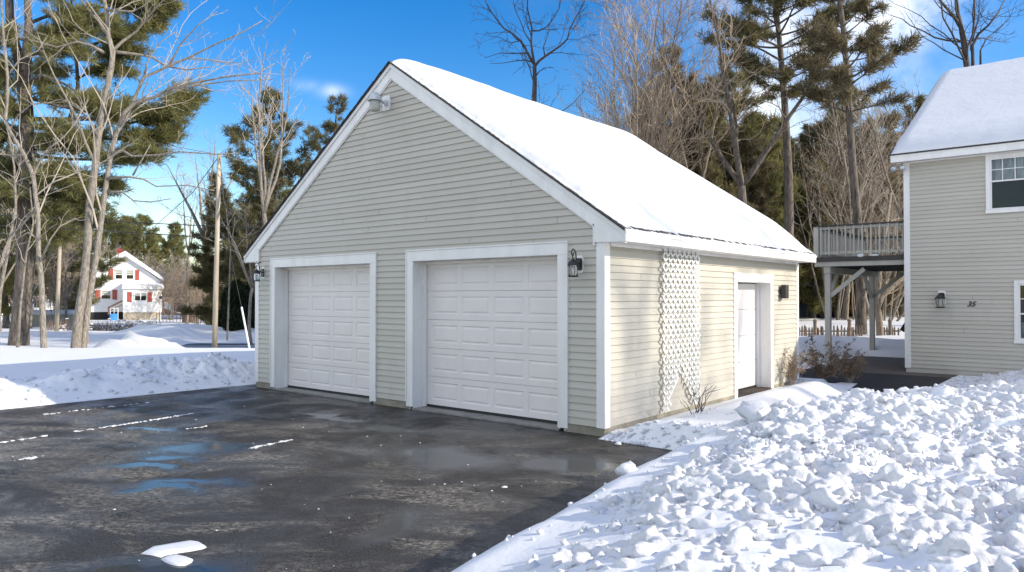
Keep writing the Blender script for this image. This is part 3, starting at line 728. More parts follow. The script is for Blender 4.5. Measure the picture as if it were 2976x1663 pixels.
    # fixtures
    lantern('wall_lantern', (-.385, -.004, 2.33), 'black coach lantern right of the nearer garage door, by the corner', 0, sc=.9)
    lantern('wall_lantern', (-8.275, -.004, 2.375), 'black coach lantern left of the farther garage door, by the far corner', 0, sc=.9)
    # gable light
    e = empty('gable_light', (-4.42, -.01, 5.24), 0, 'white and grey barn light with glass jar under the garage gable peak', 'wall lamp', sc=.86)
    m = MB(); m.prism([(-.09, -.14), (.09, -.14), (.105, -.12), (.105, .12), (.09, .14), (-.09, .14), (-.105, .12), (-.105, -.12)], 'y', 0, -.035); m.build('mount_block', 'white_trim', e, bevel=.006)
    m = MB(); m.tube([(0, -.035, .0), (0, -.1, .0), (0, -.18, .03)], [.04, .03, .03], 10); m.lathe([(.025, -.07), (.03, -.03), (.03, .03), (.02, .05)], (.03, -.07, 0), 10); m.build('arm', 'galvanised', e, smooth=True)
    m = MB(); m.lathe([(.001, .15), (.06, .148), (.09, .12), (.115, .06), (.12, .02), (.155, -.005), (.155, -.012), (.11, -.01)], (0, -.32, 0), 24); m.build('reflector', 'galvanised', e, smooth=True)
    m = MB(); m.lathe([(.105, -.012), (.11, -.10), (.105, -.19), (.09, -.215), (.06, -.22)], (0, -.32, 0), 24); m.build('glass_jar', 'shade_glass', e, smooth=True)
    # speaker
    e = empty('speaker_box', (.014, 6.66, 1.985), 0, 'small black outdoor speaker on the side wall past the white door', 'speaker')
    m = MB(); m.box(0, .03, -.05, .05, -.06, .06); m.build('bracket', 'speaker_black', e)
    m = MB(); m.box(.03, .14, -.09, .09, -.14, .14); m.build('cabinet', 'speaker_black', e, bevel=.02)
    # trellis
    e = empty('garden_trellis', (.075, 1.52, .16), 0, 'white plastic lattice trellis with notched foot on the sunlit garage wall', 'trellis')
    P = .155; m = MB(); Wn, Hn = 8, 16
    def ok(y, z):
        if y < -.001 or y > Wn * P + .001 or z > Hn * P + .001 or z < 0: return False
        c = Wn * P * .46; return not (z < .60 - abs(y - c) * 1.35 + .01)
    for i in range(0, 2 * Wn + 1):
        for j in range(0, 2 * Hn + 1):
            if (i + j) % 2: continue
            y, z = i * P / 2, j * P / 2
            for dy, nm in ((P / 2, 0), (-P / 2, 1)):
                if ok(y + dy * .5, z + P / 4) and ok(y, z) or (ok(y + dy, z + P / 2) and ok(y + dy * .5, z + P / 4)):
                    if -1e-6 <= y + dy <= Wn * P + 1e-6:
                        ex = .012 / P; xo = .006 * nm
                        m.beam((xo, y - dy * ex, z - P / 2 * ex), (xo, y + dy * (1 + ex), z + P / 2 * (1 + ex)), .033, .0055, up=(1, 0, 0))
    m.build('lattice', 'lattice_white', e)
    m = MB()
    for y, z in ((.08, 2.3), (1.15, 2.3), (.08, .9), (1.15, .9)): m.tube([(-.065, y, z), (0, y, z)], .008, 6)
    m.build('standoff', 'lattice_white', e)

# ------------------------------------------------------------------ house on the right
def sash_window(parent, x0, x1, z0, z1, y, kind):
    """double-hung window facing -y; kind 'curtain' or 'plain'"""
    f = MB(); t = .085
    f.box(x0, x0 + t, y - .05, y, z0 + t, z1); f.box(x1 - t, x1, y - .05, y, z0 + t, z1); f.box(x0 + t, x1 - t, y - .05, y, z1 - t, z1); f.box(x0 - .01, x1 + .01, y - .06, y, z0, z0 + t)
    w = f.build('window', 'white_trim', parent, bevel=.006)
    a0, a1 = x0 + t, x1 - t; zm = z0 + (z1 - z0) * (.545 if kind == 'curtain' else .47)
    s = MB(); q = .035
    s.box(a0, a1, y - .03, y - .005, zm - q / 2, zm + q / 2); s.box(a0, a0 + q, y - .03, y - .005, zm + q / 2, z1 - t); s.box(a1 - q, a1, y - .03, y - .005, zm + q / 2, z1 - t); s.box(a0 + q, a1 - q, y - .03, y - .005, z1 - t - q, z1 - t)
    s.box(a0, a0 + q, y - .015, y, z0 + t, zm - q / 2); s.box(a1 - q, a1, y - .015, y, z0 + t, zm - q / 2); s.box(a0 + q, a1 - q, y - .015, y, z0 + t, z0 + t + q)
    s.build('sash', 'white_trim', w)
    g = MB()
    n = 5 if kind == 'curtain' else 4
    for i in range(1, n): xx = a0 + (a1 - a0) * i / n; g.box(xx - .009, xx + .009, y - .012, y - .006, zm, z1 - t)
    zz = (zm + z1 - t) / 2; g.box(a0, a1, y - .0125, y - .0055, zz - .009, zz + .009); g.build('muntins', 'white_trim', w)
    p = MB(); p.box(a0, a1, y + .004, y + .008, z0 + t, z1 - t); p.build('pane', 'window_glass', w)
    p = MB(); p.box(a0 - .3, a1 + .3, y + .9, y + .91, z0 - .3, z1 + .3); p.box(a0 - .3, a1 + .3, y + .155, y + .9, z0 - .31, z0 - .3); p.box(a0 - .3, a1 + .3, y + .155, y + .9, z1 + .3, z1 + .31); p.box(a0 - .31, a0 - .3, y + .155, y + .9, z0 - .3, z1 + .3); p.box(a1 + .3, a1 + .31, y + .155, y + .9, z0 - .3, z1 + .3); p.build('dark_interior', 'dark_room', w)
    def folds(xa, xb, za, zb, am, ph):
        nn = 60; V = []; F = []
        for i in range(nn + 1):
            x = xa + (xb - xa) * i / nn; yy = y + .07 + am * math.sin(i * .9 + ph) + am * .6 * math.sin(i * .37)
            V += [(x, yy, za), (x, yy * 1 + .01, zb)]
        F = [(2 * i, 2 * i + 2, 2 * i + 3, 2 * i + 1) for i in range(nn)]
        c = MB(); c.add(V, F); c.build('curtain', 'curtain', w, smooth=True)
    if kind == 'curtain': folds(a0, a1, zm, z1 - t, .012, 0)
    else: folds(a0 + .22, a1, z0 + t, zm + .18, .02, 1); folds(a0, a0 + .2, z0 + t, zm - .2, .02, 2)
def build_house():
    HX, HY = 1.23, 12.04; X1 = 13.2; YB = 24.7; ZW = 5.26
    h = empty('beige_house', (0, 0, 0), 0, 'two-storey beige sided house with snowy roof at the right edge', 'house')
    wins = [(2.955, 4.35, 3.837 - .0, 5.237 - .02), (3.485, 4.85, .806, 2.26)]
    m = MB(); lap(m, HY, 'x', -1, HX + .1, X1, .12, ZW, None, [(a + .03, b - .03, c_ + .03, d_ - .03) for a, b, c_, d_ in wins], seams=.12, seed=2); m.build('front_siding', ['siding', 'seal_black'], h)
    m = MB(); lap(m, HX, 'y', -1, HY + .1, YB - .1, .12, ZW, None, []); m.build('side_siding', ['siding', 'seal_black'], h)
    m = MB(); yr = 18.4; zr = 8.85; sl = (zr - 5.42) / (yr - 11.75)
    
    hs = [(a + .05, b - .05, c_ + .05, d_ - .05) for a, b, c_, d_ in wins]
    zs = sorted({0.0, ZW} | {v for h_ in hs for v in h_[2:]}); xs = sorted({HX + .002, X1 - .002} | {v for h_ in hs for v in h_[:2]})
    for i in range(len(xs) - 1):
        for j in range(len(zs) - 1):
            cx_, cz_ = (xs[i] + xs[i + 1]) / 2, (zs[j] + zs[j + 1]) / 2
            if not any(h_[0] < cx_ < h_[1] and h_[2] < cz_ < h_[3] for h_ in hs): m.box(xs[i], xs[i + 1], HY + .002, HY + .15, zs[j], zs[j + 1])
    m.box(HX + .002, HX + .15, HY + .151, YB, 0, ZW); m.box(X1 - .15, X1 - .002, HY + .151, YB, 0, ZW); m.box(HX + .151, X1 - .151, YB - .15, YB, 0, ZW); m.prism([(HY, ZW), (YB, ZW), (yr, zr - .3)], 'x', HX + .03, X1 - .03); m.build('wall', 'siding', h)
    m = MB(); m.box(HX + .03, X1, HY + .02, YB - .02, -.1, .119); m.build('foundation', 'dark_room', h)
    m = MB(); m.box(HX - .022, HX + .115, HY - .022, HY, .105, ZW); m.box(HX - .022, HX, HY + .001, HY + .115, .105, ZW); m.build('corner_board', 'white_trim', h, bevel=.004)
    m = MB()
    XL = .98
    m.box(XL, X1 + .2, 11.73, 11.752, 5.235, 5.40); m.box(XL, X1 + .2, 11.72, 11.73, 5.36, 5.405)
    m.box(XL, XL + .02, 11.753, HY, 5.235, 5.40)
    for s, (ya, yb) in ((1, (11.75, yr)), (-1, (25.05, yr))):
        za = 5.40; zb = zr - .02; pl = [(ya, za), (yb, zb), (yb, zb - .2), (ya, za - .16)]
        m.prism(pl if s > 0 else pl[::-1], 'x', XL, XL + .02)
    m.build('fascia', 'white_trim', h)
    m = MB(); m.box(XL + .02, X1 + .2, 11.753, HY - .001, 5.262, 5.275)
    for i in range(38): xx = XL + .2 + i * .32; m.box(xx, xx + .015, 11.76, HY - .002, 5.255, 5.2618)
    m.box(HX + .11, X1, HY - .03, HY - .012, 5.215, 5.255); m.build('soffit', 'white_trim', h)
    m = MB()
    for s, (ya, yb) in ((1, (11.70, yr)), (-1, (25.1, yr))):
        za = 5.405; pl = [(ya, za), (yb, zr), (yb, zr + .03), (ya, za + .03)]; m.prism(pl[::-1] if s > 0 else pl, 'x', XL - .02, X1 + .25)
    m.build('shingle_roof', 'shingle', h)
    for w, k in zip(wins, ('curtain', 'plain')): sash_window(h, *w, HY - .001, k)
    # snow
    ns, nt = 150, 120; xx = np.linspace(XL + .02, X1 + .2, ns); dd = np.linspace(.02, yr - 11.70 + .35, nt)
    A, B = np.meshgrid(dd, xx, indexing='ij')
    e = A + .06 * fbm(B * 2.5, A * 3, 4, 8); lf = B - XL
    t = .20 * np.sqrt(ss(-.02, .5, e)) * np.sqrt(ss(-.01, .3, lf)) + .03 * fbm(A * 1.2, B * .8, 4, 31) * ss(0, .4, lf) + .010 * fbm(A * 9, B * 9, 3, 32)
    t = t + .035 * np.exp(-((A - .9) / .35) ** 2)
    Y = 11.70 + A; Z = 5.44 + sl * np.minimum(A, yr - 11.70) - sl * np.maximum(A - (yr - 11.70), 0) + t * 1.1
    i = np.arange(nt * ns).reshape(nt, ns); F = np.stack([i[:-1, :-1].ravel(), i[:-1, 1:].ravel(), i[1:, 1:].ravel(), i[1:, :-1].ravel()], 1)
    V = np.stack([B.ravel(), Y.ravel(), Z.ravel()], 1)
    bd = np.concatenate([i[0, :], i[1:, -1], i[-1, :-1][::-1], i[1:-1, 0][::-1]]); base = len(V)
    Vb = V[bd].copy(); yy = Vb[:, 1]; Vb[:, 2] = np.where(yy < yr, 5.43 + sl * (yy - 11.7), zr + .02 - sl * (yy - yr)); n = len(bd); k = np.arange(n)
    F2 = np.stack([bd[k], base + k, base + (k + 1) % n, bd[(k + 1) % n]], 1)
    tag(npmesh('roof_snow', np.vstack([V, Vb]), np.vstack([F, F2]), 'snow_roof'), 'bluish grainy snow on the roof of the beige house', 'snow', kind='stuff')
    # lantern, numbers, floodlight
    lantern('wall_lantern', (2.03, HY - .01, 1.86), 'black tapered lantern on a white block beside the house number', 0, curl=False, sc=1.25)
    fc = bpy.data.curves.new('t', 'FONT'); fc.body = '35'; fc.size = .17; fc.shear = .35; fc.extrude = .006; fc.offset = .003
    to = bpy.data.objects.new('t', fc); COL.objects.link(to); bpy.context.view_layer.update()
    me = bpy.data.meshes.new_from_object(to.evaluated_get(bpy.context.evaluated_depsgraph_get())); bpy.data.objects.remove(to)
    me.materials.clear(); me.materials.append(MATS['number_black']); o = bpy.data.objects.new('house_number', me); COL.objects.link(o)
    o.parent = h; o.location = (2.55, HY - .024, 1.65); o.rotation_euler = (R(90), 0, 0); o['label'] = 'black slanted number 35'
    e = empty('flood_light', (1.14, 11.92, 5.2), 0, 'twin-head white floodlight under the left eave corner of the beige house', 'flood light')
    m = MB(); m.lathe([(.04, 0), (.04, .03)], (0, 0, .01), 12); m.build('mount_plate', 'white_trim', e)
    for sx in (-1, 1):
        m = MB(); m.tube([(0, 0, .0), (sx * .07, -.03, -.07)], .014, 6); m.tube([(sx * .06, -.02, -.06), (sx * .09, -.08, -.10), (sx * .11, -.16, -.13)], [.03, .05, .065], 12); m.build('lamp_head', 'galvanised', e, smooth=True)

def build_deck():
    d = empty('raised_deck', (0, 0, 0), 0, 'grey timber deck on tall posts attached to the beige house', 'deck')
    x0, x1, y0, y1 = -1.04, 1.205, 12.35, 17.6; zf = 2.93
    for (x, y) in ((-.75, 12.47), (-.75, 17.1)):
        m = MB(); m.box(x - .07, x + .07, y - .07, y + .07, -.02, 2.52); m.build('post', 'post_paint', d, bevel=.006)
        m = MB(); m.beam((x + .06, y, 1.9), (x + .92, y, 2.62), .05, .11); m.build('brace', 'post_paint', d)
    for ya, yb in ((12.53, 13.3), (17.04, 16.2)):
        m = MB(); m.beam((-.75, ya, 1.85), (-.75, yb, 2.5), .05, .1, up=(1, 0, 0)); m.build('brace', 'post_paint', d)
    m = MB(); m.box(-.83, -.67, y0 + .02, y1, 2.521, 2.70); m.build('beam', 'post_paint', d, bevel=.005)
    m = MB(); m.box(x0 - .02, x1, y0 - .03, y0 + .01, 2.70, 2.83); m.build('rim_board', 'post_paint', d, bevel=.004)
    m = MB(); m.box(x0 - .02, x0 + .02, y0 + .011, y1, 2.70, 2.83); m.build('rim_board', 'post_paint', d)
    m = MB()
    for i in range(14): yy = y0 + .35 + i * .38; m.box(x0 + .021, x1, yy, yy + .04, 2.705, 2.828)
    m.build('joists', 'deck_dark', d)
    m = MB(); m.box(x0 - .06, x1, y0 - .07, y1, 2.832, 2.95); m.build('floor_boards', 'deck_dark', d)
    zt = 3.78
    m = MB(); m.box(x0 - .04, x1, y0 - .06, y0 + .06, zt, zt + .035); m.build('handrail', 'deck_dark', d)
    m = MB(); m.box(x0 - .05, x0 + .07, y0 + .061, y1, zt - .001, zt + .034); m.build('handrail', 'deck_dark', d)
    m = MB(); m.box(x0 + .071, x1, y1 - .1, y1 + .02, zt - .002, zt + .033); m.build('handrail', 'deck_dark', d)
    m = MB()
    for z in (3.03, 3.70): m.box(x0 + .1, x1, y0 - .012, y0 + .022, z, z + .07); m.box(x0 - .01, x0 + .022, y0 + .1, y1 - .1, z, z + .07); m.box(x0 + .1, x1, y1 - .06, y1 - .02, z, z + .07)
    m.build('rails', 'post_paint', d)
    m = MB(); m.box(x0 - .035, x0 + .09, y0 - .055, y0 + .06, 2.951, zt - .001); m.build('railing_post', 'post_paint', d, bevel=.005)
    n = 20
    for i in range(n):
        x = x0 + .14 + i * (x1 - x0 - .15) / n; m = MB(); yy = y0 - .05 if i % 2 == 0 else y0 + .023
        m.box(x, x + .036, yy, yy + .036, 3.0, zt - .001); m.build('baluster', 'post_paint', d)
    for i in range(30):
        y = y0 + .2 + i * .172; m = MB(); m.box(x0 - .046, x0 - .011, y, y + .036, 3.0, zt - .001); m.build('baluster', 'slate_blue' if False else 'post_paint', d)
    for i in range(13):
        x = x0 + .2 + i * .16; m = MB(); m.box(x, x + .036, y1 - .019, y1 + .015, 3.0, zt - .001); m.build('baluster', 'post_paint', d)
    m = MB(); 
    V, F = ico(2); 
    for (x, w, s) in ((.12, .09, .05), (.45, .12, .03)):
        o = npmesh('snow_patch', V * np.array([w, .05, s]) + np.array([x, y0 - .05, 2.965]), F, 'snow_chunk'); tag(o, 'small scrap of snow on the deck edge, ' + ('nearer the corner post' if x < .3 else 'longer one nearer the house'), 'snow')
    # stairs down the back of the deck
    s = empty('deck_stairs', (0, 0, 0), 0, 'timber stairs with black handrail under the deck, beside the house corner', 'stairs')
    ya, yb = 15.4, 17.3
    m = MB(); m.prism([(.62, .0), (.78, 0), (1.2, .95), (1.2, 1.9), (.62, .86)], 'y', ya, ya + .03); m.build('side_panel', 'post_paint', s)
    m = MB(); m.beam((.46, ya - .02, .88), (1.2, ya - .02, 2.15), .06, .13); m.build('handrail', 'lamp_black', s)
    for i in range(4): m = MB(); m.box(.72 + i * .17, 1.2, ya + .04, yb, .08 + i * .19, .12 + i * .19); m.build('tread', 'deck_dark', s)
    m = MB(); m.box(.6, .72, ya - .02, ya + .04, 0, .14); m.box(.721, 1.2, ya, ya + .035, .001, .13); m.build('base_board', 'post_paint', s)
# ------------------------------------------------------------------ trees
def rot_about(v, axis, a): 
    return (v * math.cos(a) + axis.cross(v) * math.sin(a) + axis * axis.dot(v) * (1 - math.cos(a)))
def side_dir(d, ang, rr, upb=0.0):
    u = d.orthogonal().normalized(); u = rot_about(u, d, rr.uniform(0, 6.283)); v = d * math.cos(ang) + u * math.sin(ang); v.z += upb; return v.normalized()
class Bare:
    def __init__(s, seed, up=.25, twig=.008, wob=.22, spread=(.45, .95), dens=1.0, maxlev=4):
        s.rr = random.Random(seed); s.T = MB(); s.B = MB(); s.up, s.twig, s.wob, s.spread, s.dens, s.maxlev = up, twig, wob, spread, dens, maxlev; s.n = 0
    def twigs(s, pts, rad, lev, length):
        """side branches along a limb"""
        rr = s.rr
        if lev >= s.maxlev or length < .25: return
        k = max(1, int(length * (1.7, 2.4, 3.2, 3.8, 4.0)[min(lev, 4)] * s.dens + rr.random()))
        for _ in range(k):
            f = rr.uniform(.22 if lev else .3, .98); i = min(int(f * (len(pts) - 1)), len(pts) - 2); q = f * (len(pts) - 1) - i
            p = pts[i].lerp(pts[i + 1], q); r = rad[i] * (1 - q) + rad[i + 1] * q; d = (pts[i + 1] - pts[i]).normalized()
            nd = side_dir(d, rr.uniform(*s.spread), rr, s.up * .5); L = length * (1 - f * .55) * rr.uniform(.28, .55)
            s.branch(p, nd, max(s.twig, min(r * .42, .008 + L * .0075)), L, lev + 1)
    def branch(s, p, d, r, L, lev):
        rr = s.rr; s.n += 1; n = max(2, min(7, int(L / .35) + 2)); pts = [p.copy()]; rad = [r]; q = p.copy()
        for i in range(n):
            d = Vector((d.x + rr.gauss(0, s.wob), d.y + rr.gauss(0, s.wob), d.z + rr.gauss(0, s.wob * .8) + s.up * .25)).normalized()
            q = q + d * (L / n); pts.append(q.copy()); rad.append(max(s.twig * .6, r * (1 - .8 * (i + 1) / n)))
        big = r > .05
        (s.T if big else s.B).tube(pts, rad, 7 if big else (4 if r > .02 else 3), cap=False)
        s.twigs(pts, rad, lev, L)
    def limb(s, pts, rad, lev=1, dens=1.0):
        pts = [Vector(p) for p in pts]; L = sum((pts[i + 1] - pts[i]).length for i in range(len(pts) - 1))
        s.T.tube(pts, rad, 10 if rad[0] > .06 else 6)
        o = s.dens; s.dens = o * dens; s.twigs(pts, rad, lev, L); s.dens = o
    def finish(s, label, cat='tree', bark='bark_grey', twig='twig_grey', loc=(0, 0, 0), group=None, name='bare_tree'):
        e = empty(name, loc, 0, label, cat, group); s.T.build('trunk', bark, e, smooth=True); s.B.build('branches', twig, e); return e
def wild_tree(seed, H, r, forks=3, fork_at=.35, up=.3, spread=.35, **kw):
    """bare tree from the ground: trunk then leaders"""
    b = Bare(seed, up=up, **kw); rr = b.rr
    def stem(p, d, L, r0, r1, lev):
        n = 9; pts = [p.copy()]; q = p.copy()
        for i in range(n):
            d = Vector((d.x + rr.gauss(0, .06), d.y + rr.gauss(0, .06), d.z + .05)).normalized(); q = q + d * L / n; pts.append(q.copy())
        rad = [r0 + (r1 - r0) * i / n for i in range(n + 1)]; return pts, rad, d
    p, rad, d = stem(Vector((0, 0, -.3)), Vector((0, 0, 1)), H * fork_at, r, r * .8, 0)
    rad[0] = r * 1.35; rad[1] = r * 1.08; b.T.tube(p, rad, 10); b.twigs(p[5:], rad[5:], 2, H * fork_at * .3)
    for k in range(forks):
        a = 6.283 * k / forks + rr.uniform(-.4, .4); sp = spread * rr.uniform(.6, 1.3)
        dd = Vector((math.cos(a) * sp, math.sin(a) * sp, 1)).normalized(); L = H * (1 - fork_at) * rr.uniform(.75, 1.0)
        pp, ra, _ = stem(p[-1], dd, L, r * .72 * rr.uniform(.7, 1), r * .08, 1); b.T.tube(pp, ra, 7); b.twigs(pp, ra, 0, L)
    return b
def clump_tree(seed, H, n, lean=.28, r=.07, **kw):
    b = Bare(seed, **kw); rr = b.rr
    for k in range(n):
        a = rr.uniform(0, 6.283); l = lean * rr.uniform(.15, 1.2); d = Vector((math.cos(a) * l, math.sin(a) * l, 1)).normalized()
        q = Vector((math.cos(a) * .25, math.sin(a) * .25, -.3)); pts = [q.copy()]; L = H * rr.uniform(.7, 1.05)
        for i in range(10):
            d = Vector((d.x + rr.gauss(0, .05), d.y + rr.gauss(0, .05), d.z + .02)).normalized(); q = q + d * L / 10; pts.append(q.copy())
        r0 = r * rr.uniform(.6, 1.2); ra = [r0 * (1 - .9 * i / 10) for i in range(11)]; b.T.tube(pts, ra, 6); b.twigs(pts[1:], ra[1:], 1, L)
    return b
# needles: thin blades gathered in tufts
class Needles:
    def __init__(s, seed): s.P = []; s.D = []; s.S = []; s.r = np.random.default_rng(seed)
    def add(s, p, d, size, n=9):
        for _ in range(n): s.P.append(p); s.D.append(d); s.S.append(size)
    def build(s, name, mat, parent, width=.12, spread=.85, upb=.35):
        P = np.array(s.P); D = np.array(s.D); S = np.array(s.S)[:, None]; n = len(P); r = s.r
        d = D + r.normal(size=(n, 3)) * spread; d[:, 2] += upb; d /= np.linalg.norm(d, axis=1, keepdims=True)
        P = P + r.normal(size=(n, 3)) * S * .22; L = S * r.uniform(.6, 1.15, (n, 1))
        w = np.cross(d, r.normal(size=(n, 3))); w /= np.linalg.norm(w, axis=1, keepdims=True); w *= L * width
        V = np.stack([P - w * .5, P + w * .5, P + d * L + w * .15, P + d * L - w * .15], 1).reshape(-1, 3)
        F = np.arange(4 * n).reshape(n, 4); return npmesh(name, V, F, mat, parent, smooth=False)
def pine(seed, H, r, base=.3, top_r=.25, reach=4.5, loc=(0, 0, 0), label='', mat='needles_dark', group=None, name='pine_tree', tuft=.30, n=8, dens=1.0, droop=.0, shape='plume', bark='bark_pine', gap=.25, narrow=False):
    e = empty(name, loc, 0, label, 'tree', group); rr = random.Random(seed); T = MB(); W = MB(); Nd = Needles(seed)
    pts = [Vector((0, 0, -.4))]; q = Vector((0, 0, -.4)); d = Vector((0, 0, 1))
    for i in range(12):
        d = Vector((d.x + rr.gauss(0, .02), d.y + rr.gauss(0, .02), 1)).normalized(); q = q + d * (H + .4) / 12; pts.append(q.copy())
    rad = [r * (1 - .9 * (i / 12) ** 1.15) for i in range(13)]; rad[0] *= 1.4; T.tube(pts, rad, 12)
    T.build('trunk', bark, e, smooth=True)
    z = H * base; 
    while z < H * .99:
        f = (z / H - base) / (1 - base)
        if shape == 'plume': prof = min(1, (1 - f) * 2.3 + .10) ** .75 * (.78 + .22 * math.sin(f * 11 + seed)) * min(1, .55 + f * 2) * rr.uniform(.6, 1.05)
        else: prof = (1 - f) ** .8 * rr.uniform(.8, 1.1)
        k = rr.choice((3, 4, 5)); a0 = rr.uniform(0, 6.28)
        i = min(int((z + .4) / (H + .4) * 12), 11); c = pts[i].lerp(pts[i + 1], (z + .4) / (H + .4) * 12 - i)
        for j in range(k):
            if rr.random() < gap: continue
            a = a0 + 6.283 * j / k + rr.uniform(-.35, .35); L = max(.4, reach * prof * rr.uniform(.55, 1.1)); el = .15 + .5 * f - droop
            dd = Vector((math.cos(a), math.sin(a), el)).normalized(); p = c.copy(); bp = [p.copy()]; nn = 7
            for m_ in range(nn):
                dd = Vector((dd.x + rr.gauss(0, .10), dd.y + rr.gauss(0, .10), dd.z + rr.gauss(0, .05) + .035)).normalized(); p = p + dd * L / nn; bp.append(p.copy())
            r0 = min(rad[i] * .45, .015 + L * .014); W.tube(bp, [r0 * (1 - .85 * t / nn) for t in range(nn + 1)], 5, cap=False)
            for t in range(int(L * 9 * dens) + 3):
                g = rr.uniform(.32, 1.0) ** .8; ii = min(int(g * nn), nn - 1); b0 = bp[ii].lerp(bp[ii + 1], g * nn - ii); bd = (bp[ii + 1] - bp[ii]).normalized()
                sd = side_dir(bd, rr.uniform(.5, 1.25), rr); sd.z = sd.z * .35 + .12; sd.normalize(); l2 = rr.uniform(.25, .75) * (1.15 - g * .5) * min(1.4, L * .35)
                e2 = b0 + sd * l2; W.tube([b0, e2], [.012, .005], 3, cap=False)
                for u in range(max(2, int(l2 / .22) + 1)):
                    h = rr.uniform(.35, 1.05); Nd.add(tuple(b0.lerp(e2, h)), tuple(sd), tuft * rr.uniform(.7, 1.2), n)
        z += rr.uniform(.35, .75) * (H / 20) ** .5 / max(.6, dens ** .5)
    W.build('limbs', bark, e); Nd.build('needles', mat, e, width=.13)
    return e
def place(src, u, t, z, rz, sc=1, label=None, szf=1):
    c = copy_tree(src); c.location = spot(u, t, z); c.rotation_euler = (0, 0, rz); c.scale = (sc, sc, sc * szf)
    if label: c['label'] = label
    return c
def D2(pts, t, jit=0, seed=0):
    rr = random.Random(seed); return [tuple(at(x * 1.1557, y * 1.1557, t + (rr.uniform(-jit, jit) if i else 0))) for i, (x, y) in enumerate(pts)]

def build_trees_west():
    # the double grey maple that arches to the right
    b = Bare(21, up=.12, twig=.009, wob=.16, spread=(.35, .9), dens=.62); T0 = 29.5; px = T0 / FPX * 1.1557
    def L(pts, r0, r1, dt=0, j=.35, dens=1, lev=1, seed=0):
        p = D2(pts, T0 + dt, j, seed); n = len(p); b.limb(p, [(r0 + (r1 - r0) * (i / (n - 1)) ** .55) * px for i in range(n)], lev, dens)
    L([(188, 905), (190, 878), (197, 800), (214, 700), (222, 600), (225, 520), (238, 430), (247, 350), (262, 260), (281, 165), (284, 130), (272, 88), (270, 40), (262, 0), (258, -70)], 14.5, 4.4, 0, .08, .28, seed=1)
    L([(207, 905), (208, 878), (222, 760), (243, 640), (262, 500), (272, 430), (288, 345), (322, 285), (361, 195), (425, 166), (483, 141), (541, 112), (606, 83), (660, 52)], 12, 1.1, .15, .12, .5, seed=2)
    L([(300, 318), (314, 281), (346, 256), (389, 245), (425, 224), (487, 209), (559, 195), (649, 184), (690, 160)], 7, 1.2, .2, .4, 1, seed=3)
    L([(410, 232), (433, 224), (505, 213), (577, 204), (685, 200)], 3.4, 1, .2, .5, 1, seed=4)
    L([(285, 130), (310, 133), (346, 137), (382, 144), (415, 166), (470, 176), (530, 168)], 5.5, 1.2, 0, .6, 1, seed=5)
    L([(284, 128), (307, 105), (343, 79), (375, 40), (400, 11), (430, -20)], 5, 1.2, 0, .6, 1, seed=6)
    L([(267, 25), (296, 27), (332, 29), (357, 18), (390, -8)], 4, 1.2, 0, .5, 1, seed=7)
    L([(267, 83), (249, 54), (224, 25), (202, 0), (180, -30)], 5, 1.6, 0, .6, 1, seed=8)
    L([(263, 133), (231, 115), (195, 105), (144, 119), (79, 101), (40, 85)], 4.5, 1.2, 0, .8, 1, seed=9)
    L([(281, 386), (310, 379), (332, 393), (397, 390), (451, 382), (541, 388), (600, 386)], 5, 1.1, .1, .5, .8, seed=10)
    L([(273, 448), (325, 445), (361, 451), (393, 469), (470, 466), (540, 480)], 4, 1, .1, .5, 1, seed=11)
    L([(266, 482), (307, 483), (336, 505), (380, 508), (430, 500)], 3.6, 1, .1, .5, 1, seed=12)
    L([(334, 441), (358, 400), (378, 364)], 2.8, 1.2, .1, .2, .3, lev=3, seed=13)
    L([(247, 345), (225, 300), (190, 262), (150, 250), (110, 262)], 3.6, 1, 0, .7, 1, seed=14)
    L([(425, 166), (455, 110), (500, 62), (545, 30)], 3, 1, .2, .5, 1, seed=15)
    L([(361, 195), (372, 150), (400, 110), (440, 80)], 3, 1, .2, .5, 1, seed=16)
    e = b.finish('pale-barked twin-stemmed bare tree arching right, between the big pine and the utility pole', bark='bark_pale', twig='twig_pale'); settle(e, at(225, 1015, T0), -.5)
    # crooked one to its left
    b = Bare(35, up=.15, twig=.008, wob=.2, spread=(.4, 1.0), dens=.6); T0 = 27.5; px = T0 / FPX * 1.1557
    def L(pts, r0, r1, dt=0, j=.35, dens=1, lev=1, seed=0):
        p = D2(pts, T0 + dt, j, seed); n = len(p); b.limb(p, [(r0 + (r1 - r0) * (i / (n - 1)) ** .55) * px for i in range(n)], lev, dens)
    L([(110, 905), (110, 878), (107, 780), (104, 700), (97, 640), (96, 554), (84, 442), (61, 389), (23, 327), (13, 300), (19, 250), (19, 190), (12, 120), (8, 77), (3, 0), (-2, -60)], 9, 2.2, 0, .1, .35, seed=21)
    L([(84, 440), (103, 400), (125, 372), (160, 345), (200, 300)], 4, 1, 0, .6, 1, seed=22)
    L([(61, 389), (38, 392), (0, 388), (-50, 400)], 4, 1.5, 0, .6, 1, seed=23)
    L([(96, 520), (60, 560), (20, 600), (-20, 610)], 4, 1.5, 0, .6, 1, seed=24)
    L([(97, 600), (70, 585), (45, 600), (10, 660)], 3.5, 1.2, 0, .6, 1, seed=25)
    L([(23, 327), (45, 290), (80, 262), (130, 258)], 3.5, 1, 0, .6, 1, seed=26)
    L([(19, 190), (50, 150), (95, 128), (120, 90)], 3, 1, 0, .6, 1, seed=27)
    L([(100, 660), (128, 600), (150, 570), (190, 548)], 3.4, 1, 0, .6, 1, seed=28)
    L([(-10, 905), (0, 740), (22, 620), (40, 520), (36, 420), (20, 330)], 6, 2, 2.0, .5, .7, seed=29)
    L([(42, 905), (52, 760), (66, 640), (84, 560), (75, 470)], 5, 1.5, 5, .5, .6, seed=30)
